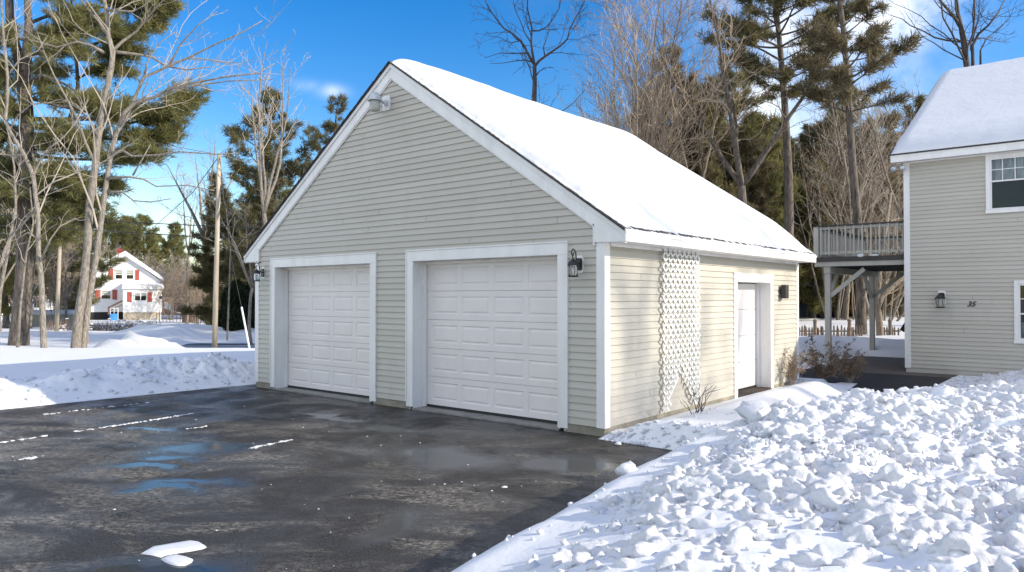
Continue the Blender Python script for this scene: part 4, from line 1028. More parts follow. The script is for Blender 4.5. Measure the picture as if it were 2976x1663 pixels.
    e = b.finish('crooked pale-barked bare tree left of the twin-stemmed one', bark='bark_pale', twig='twig_pale'); settle(e, at(127, 1015, T0), -.5)
    # the big white pine at the far left
    e = empty('pine_tree', (0, 0, 0), 0, 'very large pine with thick dark trunk and olive needles at the far left', 'tree'); T0 = 37; px = T0 / FPX * 1.1557
    rr = random.Random(5); T = MB(); W = MB(); Nd = Needles(9)
    tr = D2([(46, 905), (47, 868), (52, 790), (60, 700), (63, 600), (66, 480), (67, 380), (66, 290), (60, 210), (52, 165), (38, 110), (25, 50), (22, -40), (20, -160), (20, -260)], T0)
    T.tube([Vector(p) for p in tr], [v * px * .82 for v in (34, 29, 24, 23, 22.5, 22, 21, 20, 19, 17, 13, 12, 10, 7, 3)], 16)
    t2 = D2([(60, 205), (68, 130), (72, 60), (68, -10), (66, -120)], T0 - .3); T.tube([Vector(p) for p in t2], [v * px for v in (14, 11, 9, 7, 3)], 10)
    t3 = D2([(158, 375), (168, 330), (180, 290), (190, 250), (196, 215), (190, 120), (180, 30), (178, -60)], T0 + 3.5, .3, 4); T.tube([Vector(p) for p in t3], [v * px for v in (8, 8, 7, 6, 5, 4, 3, 2)], 8)
    T.build('trunk', 'bark_pine', e, smooth=True)
    def limb(pts, r0, dt, dens=1.0, fol=.35, z0=0):
        P = [Vector(p) for p in D2(pts, T0 + dt, .9, int(pts[-1][0] * 7 + pts[-1][1]))]; n = len(P)
        W.tube(P, [r0 * px * (1 - .8 * i / (n - 1)) for i in range(n)], 6); Ltot = sum((P[i + 1] - P[i]).length for i in range(n - 1))
        for _ in range(int(Ltot * 34 * dens)):
            g = rr.uniform(fol, 1.0); i = min(int(g * (n - 1)), n - 2); b0 = P[i].lerp(P[i + 1], g * (n - 1) - i); bd = (P[i + 1] - P[i]).normalized()
            sd = side_dir(bd, rr.uniform(.5, 1.3), rr); sd.z = sd.z * .4 + .10; sd.normalize(); l2 = rr.uniform(.3, 1.25); e2 = b0 + sd * l2
            W.tube([b0, e2], [.013, .005], 3, cap=False)
            for u in range(int(l2 / .22) + 1): Nd.add(tuple(b0.lerp(e2, rr.uniform(.3, 1.05))), tuple(sd), .33 * rr.uniform(.7, 1.2), 9)
    for k, (pts, r0, dt, dn, fo) in enumerate([
        ([(66, 205), (110, 190), (160, 210), (215, 245), (250, 262)], 5, -1, .35, .7), ([(68, 245), (130, 262), (200, 278), (270, 290), (330, 270)], 5, 0, .6, .5),
        ([(68, 300), (140, 300), (230, 300), (330, 310), (420, 285), (470, 245)], 6, 1, 1.0, .62), ([(68, 335), (180, 345), (290, 350), (370, 352), (430, 330)], 5, .5, 1.0, .55),
        ([(68, 390), (160, 400), (260, 402), (330, 398), (375, 385)], 5, -.5, .9, .45), ([(68, 440), (150, 440), (230, 460), (290, 470)], 5, 1.5, .9, .3),
        ([(66, 350), (110, 360), (170, 370), (220, 375)], 4, -1.5, 1.1, .2), ([(66, 420), (110, 425), (160, 440), (200, 470)], 4, -2, 1.1, .2),
        ([(66, 480), (120, 490), (180, 500), (240, 520)], 4, 1, 1.0, .2), ([(66, 520), (120, 540), (180, 545), (230, 570), (280, 560)], 4, 2, .9, .3),
        ([(60, 150), (100, 130), (150, 120), (190, 128)], 6, -1, 1.2, .2), ([(70, 110), (120, 90), (170, 70), (210, 80)], 5, .5, 1.3, .2), ([(70, 60), (120, 40), (180, 30), (230, 45), (260, 60)], 5, 0, 1.2, .2),
        ([(60, 100), (20, 90), (-30, 110)], 5, -1, 1.3, .2), ([(60, 180), (20, 170), (-20, 190)], 5, -.5, 1.3, .15), ([(60, 320), (20, 330), (-30, 360)], 5, -.5, 1.1, .2), ([(60, 400), (15, 420), (-30, 440)], 5, .5, 1.1, .2), ([(60, 480), (20, 490), (-20, 530)], 5, -.5, 1.0, .2),
        ([(190, 130), (240, 110), (300, 90), (360, 70), (400, 35)], 5, 3, 1.2, .35), ([(185, 60), (240, 20), (310, 10), (380, 15), (415, 10)], 5, 3, 1.2, .35), ([(190, 150), (240, 150), (290, 130), (330, 128)], 4, 3, 1.2, .3),
        ([(190, 200), (230, 180), (280, 175), (310, 190)], 4, 3.5, 1.0, .2), ([(190, 100), (150, 90), (120, 100)], 4, 3, 1.0, .2), ([(180, 230), (140, 210), (110, 215)], 4, 3, .9, .3), ([(182, 20), (140, -10), (90, -20)], 4, 3, 1, .2), ([(180, 0), (230, -30), (300, -40)], 4, 3, 1, .2),
        ([(68, 260), (40, 250), (0, 270), (-30, 260)], 4, 1, 1, .3), ([(66, 560), (30, 570), (-10, 590)], 4, 1, .9, .2), ([(66, 570), (110, 580), (150, 600)], 4, 0, .8, .3), ([(180, 290), (230, 300), (290, 285), (340, 285)], 4, 3, 1.0, .3), ([(170, 330), (210, 350), (250, 345)], 3, 3, 1.0, .3)]):
        limb(pts, r0, dt, dn, fo)
    for k in range(15):
        y_ = 170 + 36 * k + rr.uniform(-8, 8); s_ = -1 if k % 2 else 1; ln = rr.uniform(60, 150) if s_ > 0 else rr.uniform(50, 110); dt = rr.uniform(-3, 4); dy = rr.uniform(-20, 30)
        if y_ < 620: limb([(64, y_), (64 + s_ * ln * .35, y_ + dy * .2), (64 + s_ * ln * .7, y_ + dy * .6), (64 + s_ * ln, y_ + dy)], 3.5, dt, 1.0, .2)
    W.build('limbs', 'bark_dark', e); Nd.build('needles', 'needles_olive', e, width=.11); settle(e, at(54, 995, T0), -.4)
    m = MB()
    # pair of utility poles and lines
def settle(e, p, z=0):
    """put the thing's origin at its foot while its world-space parts stay put"""
    from mathutils import Matrix
    e.location = (float(p[0]), float(p[1]), z)
    for c in [x for x in COL.objects if x.parent == e]:
        c.matrix_parent_inverse = Matrix.Translation(-Vector(e.location))
def build_street():
    T0 = 34.5
    m = MB(); a = at(623, 1030, T0); b = at(637, 447, T0); e = empty('utility_pole', (0, 0, 0), 0, 'tall weathered wooden utility pole left of the garage', 'utility pole')
    m.tube([Vector(a), Vector(a).lerp(Vector(b), .5), Vector(b)], [.125, .108, .088], 14, cap=True); m.build('shaft', 'pole_wood', e, smooth=True)
    m = MB(); c = Vector(b); m.tube([c + Vector((0, 0, -.1)), c + Vector((0, 0, .12))], [.045, .03], 8); m.build('insulator', 'galvanised', e); settle(e, a, -.7)
    T1 = 50
    e = empty('utility_pole', (0, 0, 0), 0, 'shorter pale wooden pole beyond the hedge, left of the white house', 'utility pole')
    a1 = at(164, 975, T1); b1 = at(176, 668, T1); m = MB(); m.tube([Vector(a1), Vector(b1)], [.14, .10], 12); m.build('shaft', 'pole_wood', e, smooth=True); settle(e, a1, -.9)
    # guy wire with a white guard
    e = empty('guy_wire', (0, 0, 0), 0, 'thin guy wire with leaning white plastic guard right of the utility pole', 'guy wire')
    m = MB(); m.tube([Vector(at(727, 1024, 31)), Vector(at(702, 893, 31.8))], .042, 8); m.build('guard', 'guard_white', e)
    m = MB(); m.tube([Vector(at(702, 893, 31.8)), Vector(at(672, 751, 32.9)), Vector(b)], .012, 4); m.build('cable', 'wire', e); settle(e, at(727, 1024, 31), -.6)
    def line(pts, r, lb):
        P = [Vector(at(u, v, t)) for u, v, t in pts]; out = []
        for i in range(len(P) - 1):
            for k in range(8): out.append(P[i].lerp(P[i + 1], k / 8))
        out.append(P[-1]); m = MB(); m.tube(out, r, 4); tag(m.build('power_line', 'wire'), lb, 'power line')
    line([(-60, 622, 33), (250, 640, 34), (560, 655, 35), (760, 662, 36)], .030, 'upper of two thick dark lines crossing behind the twin-stemmed tree')
    line([(-60, 653, 33), (250, 668, 34), (540, 686, 35), (760, 696, 36)], .030, 'lower of two thick dark lines crossing behind the twin-stemmed tree')
    line([(636, 450, 34.5), (530, 430, 33), (415, 410, 32), (200, 350, 30)], .012, 'thin line rising left from the top of the utility pole')
    line([(636, 455, 34.5), (560, 560, 40), (425, 680, 52), (330, 720, 60)], .018, 'thin line sagging left from the utility pole to the white house')
    line([(636, 455, 34.5), (700, 462, 38), (760, 466, 42)], .012, 'thin line leading right from the top of the utility pole')
    # stake
    m = MB(); m.tube([Vector(at(255, 998, 30)), Vector(at(252, 961, 30))], .045, 6); tag(m.build('marker_post', 'brown_rail'), 'short brown marker post beside the twin-stemmed tree', 'post')
def build_white_house():
    T0 = 80; c = at(359.7, 831.5, T0); k = T0 / FPX / 4.797; gz = CAM[2] - (919.7 - 862) * T0 / FPX
    d = CAM - c; rz = math.atan2(d[1], d[0]) + math.pi / 2
    e = empty('white_house', (c[0], c[1], gz), rz, 'white gabled house with red shutters across the road', 'house')
    X = lambda x: (x - 670) * k
    Z = lambda z: (1150 - z) * k
    D = 9.5; m = MB()
    m.prism([(X(215), Z(1085)), (X(1125), Z(1085)), (X(1125), Z(640)), (X(685), Z(300)), (X(215), Z(600))], 'y', 0, D)
    for i in range(26): 
        z = Z(1085) + i * (Z(640) - Z(1085)) / 26; m.box(X(215), X(1125), -.012, 0, z, z + .02)
    m.build('wall', 'porch_white', e)
    m = MB(); m.box(X(220), X(1120), .02, D - .02, -.8, Z(1085)); m.build('foundation', 'dark_room', e)
    m = MB()
    for s, (xe, ze, xp) in ((-1, (182, 560, 215)), (1, (1172, 618, 1125))):
        pl = [(X(685), Z(255)), (X(xe), Z(ze)), (X(xe), Z(ze) - .28), (X(685), Z(300) - .05)]; m.prism(pl if s > 0 else pl[::-1], 'y', -.45, D + .3)
    m.build('roof', 'porch_white', e)
    m = MB()
    for s, (xe, ze) in ((-1, (190, 556)), (1, (1165, 612))):
        pl = [(X(685), Z(252) + .14), (X(xe), Z(ze) + .12), (X(xe), Z(ze) + .003), (X(685), Z(255) + .003)]; m.prism(pl if s > 0 else pl[::-1], 'y', -.40, D + .2)
    m.build('snow_cover', 'snow_roof', e)
    m = MB(); m.box(X(590), X(650), 3.6, 4.3, Z(420), Z(200)); m.box(X(578), X(662), 3.5, 4.4, Z(212), Z(190)); m.box(X(600), X(640), 3.7, 4.2, Z(190), Z(180)); m.build('chimney', 'brick_red', e)
    def win(x0, x1, z0, z1, y, par=e, slider=False):
        f = MB(); t = .09; a, b, c_, d_ = X(x0), X(x1), Z(z1), Z(z0)
        f.box(a - t, a, y - .06, y, c_ - t, d_ + t); f.box(b, b + t, y - .06, y, c_ - t, d_ + t); f.box(a, b, y - .06, y, d_, d_ + t); f.box(a, b, y - .06, y, c_ - t, c_)
        if slider: f.box((a + b) / 2 - .04, (a + b) / 2 + .04, y - .05, y, c_, d_)
        else: f.box(a, b, y - .05, y, (c_ + d_) / 2 - .035, (c_ + d_) / 2 + .035)
        w = f.build('window', 'porch_white', par); g = MB(); g.box(a, b, y - .02, y - .003, c_, d_); g.build('pane', 'dark_glass', w)
        g = MB(); g.box(a, b, y - .024, y - .0205, (c_ + d_) / 2 + .1, d_ - .05); g.build('blind', 'shade_glass', w)
    win(570, 650, 508, 625, 0); win(705, 787, 508, 625, 0); win(405, 508, 792, 902, 0)
    PY = -2.6
    win(806, 942, 830, 925, PY, slider=True)
    for (x0, x1, z0, z1, y, lb) in ((484, 540, 490, 637, 0, None), (812, 862, 497, 642, 0, None), (325, 383, 781, 915, 0, None), (532, 590, 778, 915, 0, None), (712, 768, 810, 945, PY, None), (960, 1014, 813, 945, PY, None)):
        m = MB(); m.box(X(x0), X(x1), y - .05, y - .002, Z(z1), Z(z0))
        for q in range(10): zz = Z(z1) + .06 + q * (Z(z0) - Z(z1) - .1) / 10; m.box(X(x0) + .05, X(x1) - .05, y - .062, y - .05, zz, zz + .05)
        m.build('shutter', 'rust_red', e)
    m = MB(); m.box(X(662), X(1135), PY, -.001, Z(1085), Z(775)); m.build('porch_wall', 'porch_white', e)
    m = MB(); m.box(X(665), X(1130), PY + .02, -.02, -.8, Z(1086)); m.build('porch_foundation', 'tan_wall', e)
    m = MB(); m.prism([(PY - .2, Z(772)), (.0, Z(772)), (0, Z(690)), (PY - .2, Z(735))], 'x', X(650), X(1160)); m.build('porch_roof', 'porch_white', e)
    m = MB(); m.prism([(PY - .15, Z(735) + .003), (0, Z(690) + .003), (0, Z(682)), (PY - .15, Z(722))], 'x', X(652), X(1156)); m.build('snow_cover', 'snow_roof', e)
    m = MB(); m.beam((X(480), -1.2, Z(1030)), (X(655), -1.2, Z(930)), .08, .2); m.beam((X(480), -1.2, Z(1070)), (X(655), -1.2, Z(985)), .06, .1); m.box(X(480), X(500), -1.25, -1.15, Z(1120), Z(1025)); m.build('stair_rail', 'brown_rail', e)
    m = MB(); m.box(X(235), X(290), -.2, -.002, Z(1000), Z(925)); m.tube([(X(262), -.06, Z(580)), (X(262), -.06, Z(925))], .03, 6); m.build('meter_box', 'shade_glass', e)
    def wp(x, z, y=0):
        c_, s_ = math.cos(rz), math.sin(rz); return Vector((c[0] + c_ * X(x) - s_ * y, c[1] + s_ * X(x) + c_ * y, gz + Z(z)))
    q = empty('hand_truck', tuple(wp(560, 1185, -5)), rz, 'bright blue bin on a white tube cart before the white house', 'cart')
    m = MB(); m.box(-.36, .36, -.2, .2, 0, .68); m.build('bin', 'blue_plastic', q, bevel=.03)
    m = MB(); 
    for x in (-.35, .35): m.tube([(x, .22, 0), (x, .22, 1.25)], .035, 6)
    m.tube([(-.35, .22, 1.25), (.35, .22, 1.25)], .035, 6); m.tube([(0, .22, .7), (0, .22, 1.25)], .025, 6); m.build('handle', 'guard_white', q)
    q = empty('trash_bin', tuple(wp(205, 1190, -3)), rz, 'dark purple bin at the left corner of the white house', 'bin')
    m = MB(); m.prism([(-.24, 0), (.24, 0), (.3, .4), (-.3, .4)], 'y', -.25, .25); m.build('body', 'purple_plastic', q); m = MB(); m.box(-.32, .32, -.27, .27, .401, .46); m.build('lid', 'purple_plastic', q)
    q = empty('cellar_hatch', tuple(wp(1130, 1130, -2)), rz, 'dark sloping lean-to panel against the right side of the white house', 'lean-to')
    m = MB(); m.prism([(0, 0), (2.1, 0), (0, .85)], 'y', 0, 1.8); m.build('panel', 'brown_wall', q); m = MB(); m.prism([(0, .86), (2.2, -.02), (2.2, .05), (0, .95)], 'y', 1.801, 2.6); m.build('snow_edge', 'snow_roof', q)
    q = empty('lamp_post', tuple(wp(1105, 1225, -6)), rz, 'slim grey lamp post right of the white porch', 'lamp post')
    m = MB(); m.tube([(0, 0, 0), (0, 0, 2.5)], .05, 8); m.build('shaft', 'galvanised', q); m = MB(); m.lathe([(.05, 0), (.13, .05), (.15, .25), (.02, .36)], (0, 0, 2.5), 8); m.build('lantern_head', 'lamp_black', q)
def gable_hut(name, u, t, z, w, d, h, rise, wall, label, cat, rz=None, roof='snow_roof', door=None, trim='porch_white'):
    p = spot(u, t, z); dd = CAM - np.array(p); r = math.atan2(dd[1], dd[0]) + math.pi / 2 + (rz or 0)
    e = empty(name, p, r, label, cat); m = MB(); m.prism([(-w / 2, -.6), (w / 2, -.6), (w / 2, h), (0, h + rise), (-w / 2, h)], 'y', -d / 2, d / 2); m.build('wall', wall, e)
    m = MB(); o = .25
    for s in (-1, 1):
        sl = rise / (w / 2); pl = [(0, h + rise + .02), (s * (w / 2 + o), h - sl * o + .02), (s * (w / 2 + o), h - sl * o + .2), (0, h + rise + .2)]; m.prism(pl if s > 0 else pl[::-1], 'y', -d / 2 - .25, d / 2 + .25)
    m.build('snowy_roof', roof, e)
    m = MB(); m.box(-w * .12, w * .12, -d / 2 - .03, -d / 2 - .001, 0, min(2, h)); m.build('door', door or trim, e)
    for s in (-1, 1):
        m = MB(); m.box(s * w * .32 - .35, s * w * .32 + .35, -d / 2 - .03, -d / 2 - .001, 1.0, min(1.9, h - .1)); m.build('window', 'dark_glass', e)
    return e
def shrub(name, loc, H, n, spread, mat, label, seed, leafmat=None, cat='shrub', r=.008, group=None, sub=True, dens=1.0, nleaf=6, lsize=.05):
    rr = random.Random(seed); e = empty(name, loc, 0, label, cat, group); m = MB(); Nd = Needles(seed)
    def br(p, d, L, r, lev):
        pts = [p.copy()]; q = p.copy(); n_ = 5
        for i in range(n_): d = Vector((d.x + rr.gauss(0, .13), d.y + rr.gauss(0, .13), d.z + rr.gauss(0, .08))).normalized(); q = q + d * L / n_; pts.append(q.copy())
        m.tube(pts, [r * (1 - .7 * i / n_) for i in range(n_ + 1)], 5, cap=False)
        if leafmat:
            for i in range(nleaf): Nd.add(tuple(pts[rr.randint(2, n_)] + Vector((rr.gauss(0, .015),) * 3)), tuple(d), lsize * rr.uniform(.6, 1.2), 2)
        if lev < 2 and sub:
            for _ in range(int(rr.randint(2, 4) * dens)): i = rr.randint(1, n_ - 1); br(pts[i], side_dir(d, rr.uniform(.35, .8), rr, .1), L * rr.uniform(.35, .6), r * .6, lev + 1)
    for k in range(n):
        a = rr.uniform(0, 6.283); s = spread * rr.uniform(.2, 1); br(Vector((rr.gauss(0, .04), rr.gauss(0, .04), -.05)), Vector((math.cos(a) * s, math.sin(a) * s, 1)).normalized(), H * rr.uniform(.6, 1.05), r, 0)
    m.build('stems', mat, e)
    if leafmat: Nd.build('dry_leaves', leafmat, e, width=.5, spread=.8, upb=0)
    return e
def arborvitae(loc, H, R_, label, seed, group=None):
    e = empty('arborvitae', loc, 0, label, 'evergreen shrub', group); rr = random.Random(seed); Nd = Needles(seed); m = MB()
    m.tube([(0, 0, -.2), (0, 0, H * .85)], [.06, .02], 6); m.build('stem', 'bark_dark', e)
    for _ in range(int(1500 * H * R_)):
        f = rr.random() ** .8; z = H * f; rad = R_ * (math.sin(min(1, f * 1.25 + .25) * math.pi * .62)) * (1 - f ** 3) ** .6 * rr.uniform(.55, 1.05); a = rr.uniform(0, 6.283)
        rad *= 1 + .18 * math.sin(a * 3 + z * 2.5); Nd.add((rad * math.cos(a), rad * math.sin(a), z), (math.cos(a) * .5, math.sin(a) * .5, 1), .22, 3)
    Nd.build('foliage', 'arbor_green', e, width=.35, spread=.35, upb=.3); return e
def hedge(name, u0, u1, t, z, H, label, seed, mat='twig_dark'):
    rr = random.Random(seed); p = Vector(at(u0, 831, t)); q = Vector(at(u1, 831, t)); p.z = q.z = z; c = p.lerp(q, .5)
    e = empty(name, tuple(c), 0, label, 'hedge'); m = MB(); S = MB(); L = (q - p).length; Vb, Fb = ico(1)
    for _ in range(int(L * 90)):
        b = p.lerp(q, rr.random()) - c + Vector((rr.gauss(0, .25), rr.gauss(0, .25), 0)); d = Vector((rr.gauss(0, .5), rr.gauss(0, .5), 1)).normalized(); l = H * rr.uniform(.5, 1)
        m.tube([b, b + d * l * .5, b + d * l + Vector((rr.gauss(0, .08), 0, 0))], [.014, .01, .006], 3, cap=False)
    for _ in range(int(L * 9)):
        b = p.lerp(q, rr.random()) - c + Vector((rr.gauss(0, .25), rr.gauss(0, .25), rr.uniform(.15, H * .95))); s = rr.uniform(.05, .16)
        S.add([(b.x + v[0] * s * 1.3, b.y + v[1] * s * 1.3, b.z + v[2] * s * .6) for v in Vb], [tuple(int(i) for i in f) for f in Fb])
    m.build('twigs', mat, e); S.build('caught_snow', 'snow_roof', e, smooth=True)
def build_far():
    # tan building end, shed, red shack and other roofs glimpsed through the wood
    p = spot(178, 62, -.6); dd = CAM - np.array(p); r = math.atan2(dd[1], dd[0]) + math.pi / 2
    e = empty('pool_wall', p, r, 'long low tan wall topped with snow, left of the white house', 'wall'); m = MB(); m.box(-2.3, 2.0, 0, 4, -.3, .95); m.build('panel', 'tan_wall', e); m = MB(); m.box(-2.35, 2.05, -.08, 4.1, .955, 1.32); m.build('snow_cap', 'snow_roof', e, bevel=.08)
    gable_hut('garden_shed', 2350, 60, .25, 2.6, 3.2, 1.85, .75, 'slate_blue', 'small grey shed with snowy roof beyond the picket fence', 'shed', .9, door='tan_wall')
    gable_hut('small_house', 30, 95, -.5, 9, 9, 3, 2.2, 'porch_white', 'white building with pale snowy roof at the far left behind the big pine', 'house')
    gable_hut('small_house', 190, 120, -.3, 13, 9, 3.0, 2.4, 'tan_wall', 'house with snowy roof behind branches, left of the white house', 'house', .4)
    gable_hut('small_house', 555, 120, -.2, 10, 9, 2.6, 1.4, 'brown_wall', 'dark brown house with snowy roof seen left of the utility pole', 'house', .3)
    gable_hut('red_shed', 482, 112, -.2, 4.0, 3, 1.3, .5, 'brown_rail', 'low reddish-brown shed right of the white house', 'shed', .2)
    gable_hut('small_house', 700, 115, -.2, 10, 9, 2.6, 1.8, 'tan_wall', 'tan house glimpsed just left of the garage', 'house', .2)
    gable_hut('small_house', 2600, 58, .1, 9, 9, 3.4, 2.4, 'dark_room', 'dark building behind the trees beside the deck stairs', 'house', .5, roof='shingle', trim='tan_wall')
    # woodpile-like clutter fence
    e = empty('wire_fence', spot(560, 70, -.55), .9, 'low weathered fence panel with clutter in the snow right of the white house', 'fence'); m = MB(); rr = random.Random(4)
    for i in range(22): x = -3.2 + i * .3; m.tube([(x, rr.gauss(0, .1), -.2), (x + rr.gauss(0, .05), rr.gauss(0, .1), rr.uniform(.9, 1.3))], .035, 4)
    m.beam((-3.2, 0, .8), (3.2, 0, .85), .05, .06); m.build('pickets', 'fence_wood', e); m = MB(); m.box(-1, .3, .3, 1.2, -.2, .75); m.build('crate', 'brown_rail', e)
    hedge('snowy_hedge', 150, 200, 53, -.75, 1.15, 'brown hedge beside the shorter pole, left of the twin-stemmed tree', 5, 'twig_red')
    hedge('snowy_hedge', 205, 240, 53, -.75, 1.0, 'short stretch of hedge partly behind the twin-stemmed tree', 6)
    hedge('snowy_hedge', 255, 460, 53, -.75, 1.05, 'long dark hedge with caught snow before the white house', 7)
    for k, (u, t, H, R_, lb) in enumerate([(668, 47, 3.1, .62, 'leftmost dark arborvitae right of the utility pole'), (690, 45, 3.4, .78, 'tallest dark arborvitae in the middle of the row by the pole'), (712, 46, 3.1, .66, 'third dark arborvitae behind the guy guard'), (735, 48, 2.3, .8, 'rightmost arborvitae against the garage corner')]):
        arborvitae(spot(u, t, -.7), H, R_, lb, 40 + k, 'arborvitae row by the road')
    # picket fence behind the deck
    e = empty('picket_fence', (0, 0, 0), 0, 'rustic brown picket fence in the snow beyond the deck', 'fence'); rr = random.Random(8); t = 31
    us = list(np.arange(2322, 2508, 7.2)) + list(np.arange(2556, 2612, 7.6)); m = MB()
    for u in us:
        b = Vector(at(u, 831, t)); top = .62 + rr.uniform(-.05, .08); b.z = -.5; q = b + Vector((rr.gauss(0, .03), rr.gauss(0, .03), top + .5)); m.tube([b, q - Vector((0, 0, .08)), q], [.042, .038, .012], 5)
    m.build('pickets', 'fence_wood', e)
    for u0, u1 in ((2318, 2512), (2550, 2616)):
        m = MB(); a = Vector(at(u0, 831, t + .05)); b = Vector(at(u1, 831, t + .05)); a.z = b.z = .42; m.tube([a, b], .03, 5); m.build('rail', 'fence_wood', e)
    for u in (2368, 2405, 2468, 2586):
        m = MB(); a = Vector(at(u, 831, t)); a.z = -.5; b = a.copy(); b.z = .84; m.tube([a, b], .075, 8); m.lathe([(.09, 0), (.09, .06), (.02, .1)], (b.x, b.y, b.z), 8); m.build('post', 'fence_wood', e)
    settle(e, at(2420, 831, t), -.3)
    # shrubs by the garage
    shrub('bare_shrub', (.62, 1.55, .22), .55, 8, .75, 'twig_dark', 'small leafless dark twiggy shrub in the snow below the trellis', 3, cat='shrub', r=.007, dens=.7)
    shrub('dry_weed', (.28, -.02, .05), .22, 3, .6, 'twig_red', 'thin reddish dead weed stem at the garage corner', 9, r=.004, sub=False)
    shrub('dry_shrub', (.22, 6.75, .12), .75, 18, .45, 'twig_grey', 'dry grey-brown shrub between the side door and the far garage corner', 12, 'dry_leaf', r=.005, nleaf=4, lsize=.03)
    shrub('dry_shrub', (.30, 8.5, .05), .85, 13, .9, 'twig_red', 'brown shrub with withered leaves past the far garage corner', 14, 'dry_leaf', r=.007, nleaf=5, lsize=.06)
    shrub('dry_shrub', (.80, 8.7, .02), .6, 13, .8, 'twig_pale', 'lower tan shrub with curled leaves beside the path', 15, 'dry_leaf', r=.006, nleaf=5, lsize=.055)

def build_trees_east():
    rr = random.Random(77)
    # ---- individuals of the foreground of the wood
    b = Bare(101, up=.1, twig=.009, wob=.22, dens=.75, spread=(.4, .95)); T0 = 36; q = T0 / FPX / 2.399
    def Z(pts, r0, r1, j=.5, dens=1, lev=1, sd=1):
        r_ = random.Random(sd); P = [tuple(at(1400 + x / 2.399, y / 2.399, T0 + (r_.uniform(-j, j) * i * .5 if i else 0))) for i, (x, y) in enumerate(pts)]; n = len(P)
        b.limb(P, [(r0 + (r1 - r0) * (i / (n - 1)) ** .8) * q for i in range(n)], lev, dens)
    Z([(385, 2080), (380, 1400), (368, 900), (366, 690), (370, 560), (368, 450)], 26, 13, .1, .15)
    Z([(368, 455), (335, 400), (300, 330), (270, 285), (220, 240), (150, 195), (100, 130), (50, 60), (10, -30)], 11, 3, sd=2)
    Z([(366, 450), (352, 360), (345, 290), (350, 200), (335, 130), (318, 60), (322, -50), (340, -140)], 10, 2.5, sd=3)
    Z([(372, 460), (400, 425), (440, 395), (490, 360), (550, 320), (598, 272), (612, 210), (650, 130), (700, 50), (730, -20)], 10, 2.5, sd=4)
    Z([(345, 430), (300, 420), (240, 425), (150, 440), (60, 445)], 5, 1.5, sd=5); Z([(310, 370), (220, 375), (130, 370), (20, 405)], 5, 1.5, sd=6)
    Z([(350, 215), (400, 215), (450, 190), (500, 130), (540, 60), (560, -40)], 6, 2, sd=7); Z([(370, 540), (400, 500), (440, 475), (500, 470)], 5, 1.5, sd=8)
    Z([(270, 285), (200, 300), (120, 260), (30, 250)], 4, 1.2, sd=9); Z([(440, 395), (430, 330), (455, 260), (470, 180), (500, 100)], 5, 1.5, sd=10); Z([(345, 300), (300, 230), (270, 150), (230, 60), (215, -40)], 5, 1.5, sd=11)
    e = b.finish('dark bare tree with a forked crown against the sky above the garage ridge', bark='bark_dark', twig='twig_dark'); settle(e, at(1562, 862, T0), 0)
    b = wild_tree(103, 12.3, .10, forks=4, fork_at=.6, up=.15, spread=.8, dens=.9, twig=.009); e = b.finish('low dark bare tree just left of the forked one, tips showing over the ridge', bark='bark_dark', twig='twig_dark'); e.location = spot(1515, 33, 0)
    b = clump_tree(105, 19, 9, lean=.22, r=.11, up=.2, dens=.62, twig=.013, maxlev=3); e = b.finish('many-stemmed pale bare tree rising behind the middle of the garage roof', bark='bark_grey', twig='twig_grey'); e.location = spot(1850, 36, 0)
    b = clump_tree(107, 14, 3, lean=.5, r=.08, up=.25, dens=.55, twig=.009); e = b.finish('bare leaning stems left of the many-stemmed tree', bark='bark_grey', twig='twig_grey'); e.location = spot(1800, 33, 0)
    b = wild_tree(109, 18.5, .15, forks=3, fork_at=.35, up=.35, spread=.28, dens=.55, twig=.009); tall1 = b.finish('tall slender bare tree right of the many-stemmed one', bark='bark_grey', twig='twig_grey'); tall1.location = spot(2055, 38, 0)
    b = wild_tree(111, 17.5, .22, forks=4, fork_at=.42, up=.12, spread=.75, dens=.7, wob=.3, twig=.010); e = b.finish('crooked bare tree with thick forks left of the tall straight pine', bark='bark_pine', twig='twig_grey'); e.location = spot(2165, 34, 0); e.rotation_euler.z = 2.2
    b = clump_tree(113, 11.0, 13, lean=.6, r=.055, up=.15, dens=.55, twig=.008, wob=.14); fan = b.finish('broad fan of pale bare stems behind the deck, left of the house', bark='bark_pale', twig='twig_pale'); fan.location = spot(2560, 43, .2); fan.scale = (1.45, 1.45, 1.5)
    b = clump_tree(114, 9.5, 7, lean=.6, r=.05, up=.12, dens=.5, twig=.008, wob=.14); e = b.finish('second fan of pale stems, nearer the garage eave end', bark='bark_pale', twig='twig_pale'); e.location = spot(2430, 44, .2); e.scale = (1.4, 1.4, 1.45)
    b = Bare(115, up=.15, twig=.009, wob=.22, dens=.7, spread=(.4, .95)); T0 = 38; q = T0 / FPX / 1.5
    def Y(pts, r0, r1, j=.5, dens=1, lev=1, sd=1):
        r_ = random.Random(sd); P = [tuple(at(1453 + x / 1.5, y / 1.5, T0 + (r_.uniform(-j, j) * i * .5 if i else 0))) for i, (x, y) in enumerate(pts)]; n = len(P)
        b.limb(P, [(r0 + (r1 - r0) * (i / (n - 1)) ** .8) * q for i in range(n)], lev, dens)
    Y([(2060, 1300), (2050, 700), (2036, 290), (2022, 190), (2008, 110), (1996, 60), (1990, 0), (1985, -120)], 17, 5, .1, .35, sd=31)
    Y([(2008, 110), (1960, 50), (1925, 10), (1890, -30)], 8, 3, sd=32); Y([(2045, 500), (2062, 290), (2060, 200), (2085, 150), (2130, 110), (2170, 60), (2200, 0)], 9, 2.5, sd=33)
    Y([(2060, 180), (2066, 120), (2060, 60), (2070, -20)], 5, 2, sd=34); Y([(2095, 290), (2095, 220), (2120, 170), (2150, 160)], 5, 2, .3, sd=35); Y([(2022, 190), (1990, 170), (1950, 170), (1900, 140)], 4, 1.5, sd=36)
